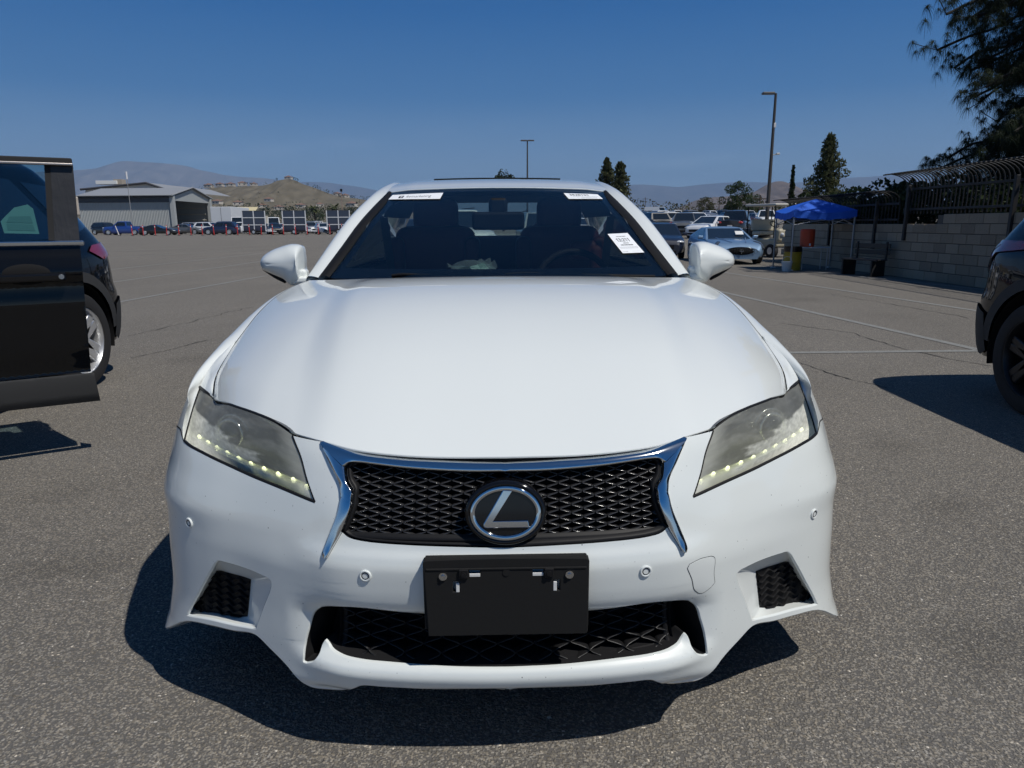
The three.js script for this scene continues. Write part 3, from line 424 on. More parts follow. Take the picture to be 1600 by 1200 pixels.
for (const w of [tube([[-.42, .985, -1.46], [-.38, .99, -1.455], [-.32, .988, -1.45], [-.05, .982, -1.43]], .007, 6), tube([[.02, .988, -1.42], [.08, .993, -1.43], [.3, .984, -1.45], [.62, .972, -1.5]], .007, 6), ]) part('wiper', w, M.trim, car);
// door mirrors
{
  const shell = (m) => {
    // front outline, seen from the front, as distances from its middle; the crease point is nearer the inner edge
    const O = [[0.83, 1.052, -1.74], [0.835, 1.095, -1.73], [0.87, 1.103, -1.73], [0.923, 1.092, -1.745], [0.972, 1.074, -1.76], [1.009, 1.049, -1.775], [1.021, 1.024, -1.78], [1.013, 0.997, -1.775], [0.964, 0.973, -1.76], [0.916, 0.953, -1.74], [0.885, 0.929, -1.72], [0.846, 0.94, -1.72], [0.832, 0.971, -1.735], [0.83, 1.012, -1.74]];
    const c = new THREE.CatmullRomCurve3(O.map(V), true, 'centripetal'), cr0 = [0.849, 1.026, -1.625], ridge = (p) => { const t = clamp((p.x - .8) / .22); return V([lerp(.838, .955, smooth(.2, 1, t)), lerp(cr0[1] - .035 * 0, 1.022, t), lerp(-1.615, -1.665, t)]); };
    return grid(72, 12, (u, v) => { const p = c.getPointAt(u % 1), q = ridge(p), t = v, k = Math.sin(t * Math.PI / 2), e = 1 - Math.cos(t * Math.PI / 2), r = p.clone(); const ar = p.clone(); ar.x = lerp(p.x, q.x, e * .96); ar.y = lerp(p.y, q.y, e); ar.z = lerp(p.z, q.z, k); return ar.toArray(); }, true);
  };
  const sh = shell(1), O2 = [[0.83, 1.052, -1.74], [0.835, 1.095, -1.73], [0.87, 1.103, -1.73], [0.923, 1.092, -1.745], [0.972, 1.074, -1.76], [1.009, 1.049, -1.775], [1.021, 1.024, -1.78], [1.013, 0.997, -1.775], [0.964, 0.973, -1.76], [0.916, 0.953, -1.74], [0.885, 0.929, -1.72], [0.846, 0.94, -1.72], [0.832, 0.971, -1.735], [0.83, 1.012, -1.74]], c2 = new THREE.CatmullRomCurve3(O2.map(V), true, 'centripetal');
  const back = grid(72, 2, (u, v) => { const p = c2.getPointAt(u % 1); return [lerp(p.x, .92, .06 * v), lerp(p.y, 1.02, .06 * v), p.z - .06 * v]; });
  const pane = grid(48, 1, (u, v) => { const p = c2.getPointAt(u % 1); return [lerp(p.x, .92, .1 + .9 * v), lerp(p.y, 1.02, .1 + .9 * v), p.z - .055]; });
  const low = tube([[1.019, 0.997, -1.785], [0.969, 0.964, -1.775], [0.921, 0.943, -1.755]], .008, 8), foot = [box(.1, .03, .07, .82, .955, -1.70, .012, [0, 0, 0]), box(.05, .05, .06, .835, .975, -1.71, .015)];
  for (const m of [1, -1]) { const f = (g) => (m > 0 ? g : mir(g)); const o = part('door_mirror', f(merge([sh, back])), M.white, car); part('mirror_glass', f(pane), M.chrome, o); part('mirror_trim', f(low), M.black, o); part('mirror_foot', f(merge(foot.map((g) => g.clone()))), M.white, o); }
}
// wheels
function wheelParts(parent, R, w, rimR, spokes, m, x, z, sideSign, tyreMat = M.rubber, name = 'wheel', hubMat) {
  const prof = [[rimR * .96, -w / 2 + .02], [rimR * 1.02, -w / 2], [R * .93, -w / 2 + .005], [R * .985, -w / 2 + .025], [R, -w / 2 + .05], [R, w / 2 - .05], [R * .985, w / 2 - .025], [R * .93, w / 2 - .005], [rimR * 1.02, w / 2], [rimR * .96, w / 2 - .02]];
  const ty = new THREE.LatheGeometry(prof.map(([a, b]) => new THREE.Vector2(a, b)), 48); ty.rotateZ(-Math.PI / 2);
  const o = part(name, ty, tyreMat, parent); o.position.set(x, R, z); if (sideSign < 0) o.rotation.y = Math.PI;
  const g = []; const face = w / 2 - .025;
  const barrel = new THREE.LatheGeometry([[rimR * .97, -w / 2 + .02], [rimR * .9, -w / 2 + .05], [rimR * .9, w / 2 - .06], [rimR * .97, w / 2 - .012], [rimR * 1.0, w / 2 - .006], [rimR * .985, w / 2 - .02]].map(([a, b]) => new THREE.Vector2(a, b)), 48).rotateZ(-Math.PI / 2);
  g.push(barrel);
  for (let k = 0; k < spokes.n; k++) { const a = k / spokes.n * 2 * Math.PI + (spokes.a0 || 0);
    for (const d of spokes.twin ? [-1, 1] : [0]) { const s = box(.035, rimR * .86, spokes.w, 0, 0, 0, .012); const ps = s.attributes.position; for (let i = 0; i < ps.count; i++) { const t = ps.getY(i) / rimR + .43; ps.setZ(i, ps.getZ(i) * lerp(1.35, .8, t)); } s.translate(0, rimR * .5, 0); s.rotateX(d * (spokes.twin || 0) ); s.translate(face - .02, 0, 0); s.rotateX(a); s.computeVertexNormals(); g.push(s); } }
  g.push(cyl(rimR * .2, rimR * .17, .04, face - .01, 0, 0, 24, [0, 0, -Math.PI / 2]));
  part('rim', g, m, o); part('hub_cap', cyl(rimR * .12, rimR * .11, .012, face + .014, 0, 0, 20, [0, 0, -Math.PI / 2]), hubMat || M.trim, o);
  part('brake_disc', cyl(rimR * .72, rimR * .72, .02, -.03, 0, 0, 32, [0, 0, -Math.PI / 2]), mat(.12, .11, .1, .5, { metalness: .7 }), o);
  return o;
}
for (const z of [-.92, -3.77]) for (const s of [1, -1]) wheelParts(car, .338, .235, .235, { n: 5, w: .05, twin: .2 }, M.alloy, s * .79, z, s);

// a crumpled clear pouch left on the dashboard
{
  const t = thing('document_pouch', 'crumpled clear plastic pouch lying on the dashboard behind the windscreen', 'pouch', [-.17, .962, -1.74], .3), film = new THREE.MeshPhysicalMaterial({ color: C(.6, .72, .68), roughness: .15, transmission: .85, thickness: 0, ior: 1.45 });
  part('film', grid(14, 8, (u, v) => [(u - .5) * .2, .02 + .035 * Math.abs(Math.sin(u * 5 + v * 3)) * (.4 + v) + .012 * Math.sin(v * 9 + u * 4), (v - .5) * -.12]), film, t); part('folded_flap', grid(8, 6, (u, v) => [.03 + u * .08, .03 + .03 * v + .012 * Math.sin(u * 7), .02 - v * .05]), film, t); part('paper_slip', box(.07, .003, .05, .03, .035, .01, .001, [.5, .2, .2]), mat(.6, .66, .64, .7), t);
}

const slope = (x, z) => 0.018 * Math.max(0, 1.35 - z - 40) * smooth(2, 9, x) * (z < -400 ? 0 : 1);       // the far right of the lot rises a little
// ---------------- ground ----------------
let asphaltH;
const asphalt = dataTex(1024, (() => { const N = 1024, h = new Float32Array(N * N).fill(-1), col = new Float32Array(N * N * 3);   // rounded chips of stone in dark binder
  let s2 = 7; const r2 = () => { s2 = (s2 + 0x6D2B79F5) | 0; let t = Math.imul(s2 ^ (s2 >>> 15), 1 | s2); t = (t + Math.imul(t ^ (t >>> 7), 61 | t)) ^ t; return ((t ^ (t >>> 14)) >>> 0) / 4294967296; };
  for (let k = 0; k < 105000; k++) { const cx = r2() * N, cy = r2() * N, R = .9 + r2() ** 1.8 * 1.9, t = .5 + .5 * r2(), warm = r2(), kind = r2(), lum = kind < .005 ? 1.5 : kind < .3 ? .68 + .2 * r2() : .8 + .3 * r2(), e = .6 + r2() * .8; for (let j = -Math.ceil(R); j <= R; j++) for (let i = -Math.ceil(R); i <= R; i++) { const d = Math.hypot(i * e, j / e) / R; if (d > 1) continue; const x = (Math.floor(cx + i) + N) % N, y = (Math.floor(cy + j) + N) % N, q = y * N + x, z = t - d * d * .5; if (z > h[q]) { h[q] = z; col[q * 3] = lum * (1 + .035 * warm); col[q * 3 + 1] = lum * 1.0; col[q * 3 + 2] = lum * (.985 - .055 * warm); } } }
  asphaltH = h; return (u, v, i, j) => { const q = j * N + i, b = h[q] < 0 ? .45 : 1, g = (.92 + .16 * rnd()); return [0, 1, 2].map((c) => clamp((h[q] < 0 ? .7 : col[q * 3 + c]) * 145 * g, 0, 255)); }; })(), true);
const asphaltBump = dataTex(1024, (u, v, i, j) => { const q = asphaltH[j * 1024 + i], k = clamp((q < 0 ? 0 : .3 + q * .7)) * 255; return [k, k, k]; });
M.asphalt = mat(1, 1, 1, .95, { map: asphalt, bumpMap: asphaltBump, bumpScale: .0025, vertexColors: true, specularIntensity: .35 });
{
  const ax = (lo, hi, d0, g) => { const a = [0]; let x = 0, d = d0; while (x < hi) { x += d; a.push(x); d *= g; } x = 0; d = d0; while (x > lo) { x -= d; a.unshift(x); d *= g; } return a; };
  const X = ax(-9000, 9000, .12, 1.045), Z = ax(-12000, 60, .12, 1.045), pos = [], uv = [], col = [], idx = [];
  const spots = [[[-1.56, -0.95], [1.81, -1.42], [2.08, -2.39], [-2.92, -5.03], [4.45, -9.62], [-2.12, -1.77], [1.38, -0.46]]].flat().map(([x, z], i) => [x, z, [.16, .12, .2, .3, .4, .2, .18][i]]);      // old oil spots
  for (const z of Z) for (const x of X) { pos.push(x, slope(x, z) * (1 - smooth(160, 260, -z)), z); uv.push(x / 1.5, z / 1.5); const n = 1 + .16 * fbm(x * .35, z * .35, .5, 4) + .12 * fbm(x * 2.3, z * 2.3, 2.5, 3); const st = spots.reduce((q, [sx, sz, r]) => q * (1 - .2 * (1 - smooth(.45, 1, Math.hypot(x - sx, z - sz) / r + .9 * fbm(x * 3, z * 3, sx, 3)))), 1); col.push(.93 * n * st, .885 * n * st, .83 * n * st); }
  for (let j = 0; j < Z.length - 1; j++) for (let i = 0; i < X.length - 1; i++) { const a = j * X.length + i, b = a + 1, c = a + X.length, d = c + 1; idx.push(a, c, b, b, c, d); }
  const g = geo(pos, idx, uv); g.setAttribute('color', new THREE.Float32BufferAttribute(col, 3)); struct('ground', g, M.asphalt);
}
// faded stall lines, cracks
{
  const paintM = mat(1, 1, 1, .85, { map: dataTex(256, (u, v) => { const k = clamp(.32 + .55 * fbm(u * 22, v * 22, 5.5, 4) + .25 * (rnd() - .5)); const a = 112 + 52 * k; return [a, a, a * .97]; }, true) });
  const line = (a, b, w, y = .004) => { const d = V([b[0] - a[0], 0, b[1] - a[1]]), L = d.length(), n = new THREE.Vector3(-d.z, 0, d.x).normalize().multiplyScalar(w / 2); const N = 12, pos = [], uv = [], idx = []; for (let i = 0; i <= N; i++) { const t = i / N, x = lerp(a[0], b[0], t), z = lerp(a[1], b[1], t), k = 1 + .12 * (rnd() - .5); pos.push(x + n.x * k, y, z + n.z * k, x - n.x * k, y, z - n.z * k); uv.push(0, t * L * 2, .2, t * L * 2); if (i < N) idx.push(i * 2, i * 2 + 1, i * 2 + 2, i * 2 + 1, i * 2 + 3, i * 2 + 2); } return geo(pos, idx, uv); };
  const L = [[[-25, -42.22], [-16.77, -46.22]], [[-19.92, -33.32], [-15.18, -41.7]], [[-15.57, -25.69], [-12.77, -34.82]], [[-11.22, -17.18], [-10.73, -29.79]], [[-8.63, -12.84], [-8.38, -23.03]], [[-6.31, -8.95], [-5.89, -15.84]], [[3.58, -11.93], [4.42, -5]], [[5.01, -17.34], [6.34, -7.87]], [[6.94, -18.59], [8.43, -10.99]], [[2.31, -5.13], [4.55, -5.19]], [[-12.21, -56.57], [9.71, -53.28]]];
  for (const [a, b] of L) struct('stall_line', line(a, b, .1), paintM);
  const crackM = mat(.02, .02, .02, .95);
  const crack = (pts, w, y) => { const q = []; for (let i = 0; i < pts.length - 1; i++) for (let k = 0; k < 10; k++) { const t = k / 10, f = .05 * Math.hypot(pts[i + 1][0] - pts[i][0], pts[i + 1][1] - pts[i][1]); q.push([lerp(pts[i][0], pts[i + 1][0], t) + f * (rnd() - .5), lerp(pts[i][1], pts[i + 1][1], t) + f * (rnd() - .5)]); } const pos = [], idx = []; q.forEach((p, i) => { const b = q[Math.min(i + 1, q.length - 1)], a = q[Math.max(0, i - 1)], dx = b[0] - a[0], dz = b[1] - a[1], l = Math.hypot(dx, dz) || 1, k = w * (.3 + rnd()); pos.push(p[0] - dz / l * k, y, p[1] + dx / l * k, p[0] + dz / l * k, y, p[1] - dx / l * k); if (i < q.length - 1) idx.push(i * 2, i * 2 + 1, i * 2 + 2, i * 2 + 1, i * 2 + 3, i * 2 + 2); }); return geo(pos, idx); };
  [[[3.23, -7.13], [3.71, -6.34], [3.73, -5.22], [4.01, -4.39]], [[2.45, -4.87], [2.54, -4.17], [2.76, -3.61]], [[-4.22, -6.4], [-4.05, -7.43], [-3.84, -9.33]], [[5.37, -10.59], [5.63, -8.7], [5.74, -7.32]], [[-3.48, -5.04], [-3.35, -5.44], [-3.2, -6.14]]].forEach((c, i) => struct('crack', crack(c, .006, .0035 + i * .0001), crackM));
  // loose grit lying on the asphalt
  const grit = new THREE.InstancedMesh(new THREE.IcosahedronGeometry(1, 0), mat(.22, .21, .19, .9), 350), m4 = new THREE.Matrix4(); grit.name = 'grit'; grit.userData.kind = 'stuff';
  for (let i = 0; i < 350; i++) { const r = .0014 + .0036 * rnd() ** 3, d = 1 + 9 * rnd() ** 1.5, a = rr(-.85, .85); m4.makeScale(r * rr(.8, 1.5), r * .7, r).setPosition(d * Math.sin(a), r * .4, 1.35 - d * Math.cos(a)); grit.setMatrixAt(i, m4); grit.setColorAt(i, C(1, 1, 1).multiplyScalar(rr(.3, 1.7))); }
  grit.castShadow = true; tag(grit, 'loose pale grit scattered over the dark asphalt'); scene.add(grit);
}

// ---------------- setting beyond the lot ----------------
// a ridge of land: skyline points [x, height] at distance D, sloping towards us and away, creased by gullies
function ridge(name, sky, D, depth, colA, colB, gul, seedZ, label, base = -2) {
  const c = curve1(sky), x0 = sky[0][0], x1 = sky[sky.length - 1][0], W = x1 - x0, nu = 220, nv = 44, pos = [], col = [], idx = [], H = Math.max(...sky.map((p) => p[1]));
  for (let j = 0; j <= nv; j++) for (let i = 0; i <= nu; i++) {
    const t = j / nv * 1.35, x = x0 + W * i / nu, z = 1.35 - D - depth * (t - 1), k = t < 1 ? t : 2 - t; // t=0 foot in front, 1 crest
    const f = 1 - t, prof = t <= 1 ? Math.pow(t, 1.25) : 1 - (t - 1) * 1.1;
    const n = fbm(x / W * 16 * gul, t * 3.2, seedZ, 5), g = Math.abs(fbm(x / W * 26 * gul + n * .8, t * 1.6, seedZ + 3, 4));
    const h = c(x); const y = base + (h - base) * prof * (1 + (t < .97 ? (.42 * n - .5 * g * (1 - t) - .1) * Math.sin(Math.PI * Math.min(1, t)) : 0)) + (t > .9 ? h * .012 * n : 0);
    pos.push(x, y, 1.35 - D + depth * (1 - t)); const m = clamp(.5 + 1.2 * fbm(x / W * 40, t * 22, seedZ + 9, 4)); col.push(...[0, 1, 2].map((q) => lerp(colA[q], colB[q], m)));
  }
  for (let j = 0; j < nv; j++) for (let i = 0; i < nu; i++) { const a = j * (nu + 1) + i, b = a + 1, d = a + nu + 1, e = d + 1; idx.push(a, b, d, b, e, d); }
  const g = geo(pos, idx); g.setAttribute('color', new THREE.Float32BufferAttribute(col, 3));
  const o = struct(name, g, mat(1, 1, 1, 1, { vertexColors: true, specularIntensity: .2 })); if (label) o.userData.label = label; return { o, c };
}
const skyl = (pts) => pts;
ridge('mountain', [[-12996.26, 833.41], [-10357.91, 1044.69], [-9048.65, 1124.97], [-8396.06, 1158.82], [-8061.21, 1243.93], [-7794.89, 1304.44], [-7538.04, 1290.72], [-7216.47, 1276.65], [-6934.92, 1250.39], [-6578.17, 1198.91], [-6327.01, 1123.05], [-6072.81, 1071.91], [-5818.21, 1020.7], [-5432.25, 981.21], [-5044.8, 954.17], [-4658.94, 902.08], [-4146.67, 786.49], [-3380.99, 504.83], [-2606.43, 271.82]], 15000, 5000, [.13, .125, .12], [.25, .235, .22], 1, 1.1);
ridge('mountain', [[-6916.01, 845.29], [-5904.97, 1094.74], [-5244.81, 1107.11], [-4751.56, 1088.63], [-4424.79, 1039.23], [-3933.48, 972.99], [-3442.88, 874.74], [-2620.88, 758.51], [-1298.44, 687.41], [26.76, 712.41], [1681.81, 767.64]], 19000, 5000, [.11, .11, .11], [.17, .165, .16], 1, 5.1);
ridge('mountain', [[-288.93, 615.91], [966.21, 730.63], [2060.56, 876.06], [2841.21, 932.26], [3153.47, 945.67], [3623.79, 913.03], [4094.49, 880.37], [4561.65, 923.14], [4872.81, 951.63], [5340.06, 979.27], [5651.71, 992.67], [6278.03, 974.3], [6748.26, 956.76], [7524.79, 1012.84], [8144.05, 1069.67], [8765.58, 1096.41], [9386.69, 1123.12], [10176.37, 1043.9], [11282.52, 947.8], [15710.8, 682.6]], 18000, 5500, [.1, .1, .1], [.17, .165, .16], 1, 9.4);
ridge('hill', [[815.42, 47.23], [960.94, 85.78], [1068.8, 131.47], [1141.34, 145.27], [1287.22, 155.13], [1395.61, 175.77], [1448.17, 207.23], [1483.38, 224.63], [1526.35, 234.94], [1574.59, 224.15], [1650.22, 192.07], [1744.11, 163.31], [1949.01, 126.78], [2581.31, 59.27]], 4200, 1500, [.11, .085, .07], [.2, .16, .13], 1, 3.7);
const hillSky = [[-735.82, 40.59], [-621.16, 50.96], [-563.87, 57.23], [-534.73, 65.81], [-506.19, 68.93], [-466.59, 69.81], [-438.29, 70.75], [-421.11, 73.92], [-408.28, 79.28], [-395.73, 81.38], [-383.42, 80.24], [-372.54, 74.75], [-359.3, 70.33], [-346.05, 65.9], [-326.2, 58.15], [-303.97, 51.47], [-270.23, 46.9], [-225.2, 40.07], [-112.11, 24.03]];
ridge('hill', hillSky, 1300, 520, [.1, .088, .062], [.18, .158, .118], 1.3, 7.7, 'dry brown hill with scattered houses left of the white saloon');

// leaf clumps: many small tilted leaves around given centres
function leafGeo(w, h) { return geo([0, 0, 0, -w, h * .5, .1 * w, 0, h, 0, w, h * .5, .1 * w], [0, 3, 1, 1, 3, 2]); }
function foliage(name, parent, clumps, per, leaf, m, droop = 0) {      // clumps: [x, y, z, r]
  const N = clumps.length * per, im = new THREE.InstancedMesh(leaf, m, N), q = new THREE.Quaternion(), e = new THREE.Euler(), mm = new THREE.Matrix4(); let k = 0;
  for (const [x, y, z, r, ry = r] of clumps) for (let i = 0; i < per; i++) {
    let a, b, c; do { a = rr(-1, 1); b = rr(-1, 1); c = rr(-1, 1); } while (a * a + b * b + c * c > 1); const l = Math.cbrt(Math.hypot(a, b, c)) / Math.max(.2, Math.hypot(a, b, c)); a *= l; b *= l; c *= l;
    e.set(rr(-1.4, 1.4) + droop * Math.PI, rr(0, 6.28), rr(-.9, .9)); q.setFromEuler(e); const s = rr(.6, 1.4); mm.compose(new THREE.Vector3(x + a * r, y + b * ry, z + c * r), q, new THREE.Vector3(s, s, s)); im.setMatrixAt(k, mm); im.setColorAt(k++, C(1, 1, 1).multiplyScalar(rr(.55, 1.35)));
  }
  im.name = name; im.castShadow = im.receiveShadow = true; im.userData.kind = 'stuff'; parent.add(im); return im;
}
const leafM = (r, g, b) => new THREE.MeshPhysicalMaterial({ color: C(r, g, b), roughness: .95, side: THREE.DoubleSide, specularIntensity: .3, transmission: .35, thickness: 0 });
const bark = mat(.07, .052, .038, .95, { bumpMap: dataTex(128, (u, v) => { const k = 128 + 120 * fbm(u * 18, v * 4, 1, 3); return [k, k, k]; }), bumpScale: .02 });
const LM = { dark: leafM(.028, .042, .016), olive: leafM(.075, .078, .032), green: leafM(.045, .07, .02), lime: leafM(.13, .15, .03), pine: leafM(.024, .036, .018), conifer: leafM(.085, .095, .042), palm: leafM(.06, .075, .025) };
function tree(name, label, [x, z], h, r, shape, lm, group, per = 150, leaf) {
  const t = thing(name, label, 'tree', [x, 0, z], 0, group), tr = [[0, 0, 0], [.02 * h * rr(-1, 1), h * .4, 0], [.02 * h * rr(-1, 1), h * (shape === 'cone' ? .95 : .62), 0]];
  const limbs = [new THREE.TubeGeometry(new THREE.CatmullRomCurve3(tr.map(V)), 12, h * .022, 7)], cl = [];
  if (shape === 'cone') for (let k = 0; k < 46; k++) { const t2 = (k + rnd()) / 46, y = h * (.16 + .82 * t2), rad = r * (1 - t2) ** .75 * rr(.55, 1.1), a = k * 2.4 + rr(-.4, .4), cx = Math.cos(a) * rad, cz = Math.sin(a) * rad; cl.push([cx, y - rad * .12, cz, r * (.13 + .17 * (1 - t2)) * rr(.8, 1.2), r * (.12 + .12 * (1 - t2))]); cl.push([cx * .5, y, cz * .5, r * (.12 + .13 * (1 - t2))]); limbs.push(bar([0, y - rad * .05, 0], [cx, y - rad * .12, cz], h * .004, 5)); }
  else if (shape === 'column') for (let k = 0; k < 22; k++) { const t2 = k / 21; cl.push([rr(-.3, .3) * r * (1 - t2), h * (.06 + .9 * t2), rr(-.3, .3) * r * (1 - t2), r * (1 - t2 * .85) * .62, h * .05]); }
  else for (let k = 0; k < 26; k++) { const a = k * 2.4, b = rr(-.75, 1), rad = r * Math.sqrt(Math.max(.05, 1 - b * b)) * rr(.35, .95), c = [Math.cos(a) * rad, h * .62 + b * h * .34, Math.sin(a) * rad, r * rr(.2, .38)]; cl.push(c); if (k % 3 === 0) limbs.push(bar([0, h * .4, 0], c.slice(0, 3), h * .008, 5)); }
  part('trunk', limbs, bark, t); foliage('crown', t, cl, per, leaf || leafGeo(h * .011, h * .026), lm); return t;
}
const ground = ([x, z]) => [x, z];
const px = (pts) => pts;
// far scrub and trees as one mass each
{
  const scr = (name, label, list, m, leafS, per) => { const g = new THREE.Group(); const im = foliage(name, scene, list, per, leafGeo(leafS, leafS * 2), m); im.name = numbered(name); tag(im, label, null, null, 'stuff'); };
  const L1 = [], L2 = [], L3 = [];
  for (let i = 0; i < 200; i++) { const D = rr(420, 900), X = lerp(-.47, -.17, rnd()) * D; L1.push([X, (D - 300) * .024 + rr(0, 7), 1.35 - D, rr(2.5, 6)]); }
  for (let i = 0; i < 150; i++) { const D = rr(260, 420), X = lerp(.14, .46, rnd()) * D; L2.push([X, rr(.8, 8), 1.35 - D, rr(1.5, 4)]); }
  const hc = curve1(hillSky); for (let i = 0; i < 110; i++) { const u = lerp(.08, .78, rnd()), X = lerp(hillSky[0][0], hillSky[hillSky.length - 1][0], u), top = i < 62; const f = top ? 1 : rr(.25, .8); L3.push([X, hc(X) * (top ? 1.0 : f ** 1.3 * .95) + 1, 1.35 - 1300 + 520 * (1 - f) + (top ? rr(-10, 20) : 0), rr(2, 5.5) * (top ? .9 : 1.2)]); }
  scr('far_trees', 'mixed dark trees and scrub below the brown hill, behind the parked trailers', L1, LM.dark, .5, 45);
  scr('far_trees', 'low olive scrub and trees behind the rows of cars on the right', L2, LM.olive, .35, 50);
  scr('hill_scrub', 'dark bushes dotted over the brown hill', L3, LM.dark, .6, 30);
}
// houses along the hill
{
  const proto = thing('hillside_house', 'pale hillside house', 'house');
  part('wall', box(14, 5, 9, 0, 2.5, 0, .05), mat(.5, .46, .4, .9), proto); const rf = part('roof', new THREE.CylinderGeometry(.01, 9.5, 3, 4, 1).rotateY(Math.PI / 4).scale(1.15, 1, .75).translate(0, 6.4, 0), mat(.2, .12, .09, .9), proto); part('window', [box(1.8, 1.6, .2, -4, 2.8, 4.52, .02)], M.gloss, proto); part('window', [box(1.8, 1.6, .2, 3, 2.8, 4.52, .02)], M.gloss, proto);
  const spots = [[-531.02, 69.06], [-511.63, 71.14], [-492.45, 71.03], [-472.04, 72.01], [-451.74, 71.91], [-390.01, 82.44], [-306.1, 53.67], [-292.71, 50.31], [-520.11, 41.64], [-484.02, 39.25], [-441.27, 34.62], [-412.01, 31.15], [-373.14, 34.25], [-338.93, 36.28], [-282.17, 35.97], [-429.03, 45.55]];
  const where = ['leftmost on the crest of the brown hill', 'second from the left on the hill crest', 'third from the left on the hill crest', 'fourth from the left on the hill crest', 'last of the crest row before the summit', 'on the very summit of the brown hill', 'on the right shoulder of the brown hill', 'lowest on the right shoulder of the hill', 'above the yellow roof at the hill foot', 'right of the yellow roof at the hill foot', 'above the first trailer, at the hill foot', 'above the second white van, at the hill foot', 'above the second trailer, at the hill foot', 'between the two palms, at the hill foot', 'right of the right palm, at the hill foot', 'halfway up the middle of the hill'];
  spots.forEach(([x, y], i) => { const o = i ? proto.clone() : proto; if (i) { o.name = numbered('hillside_house'); scene.add(o); } const up = i < 8; o.position.set(up ? x : x * .55, up ? y - 3 : 1.18 + (y - 1.18) * .55 - 2, up ? 1.35 - 1296 : 1.35 - 715); o.scale.setScalar(up ? rr(.8, 1.1) : rr(.5, .7)); o.rotation.y = rr(-.5, .5); tag(o, ['small pale house ', 'small pale house '][0] + where[i], 'house', 'houses on the brown hill'); });
}
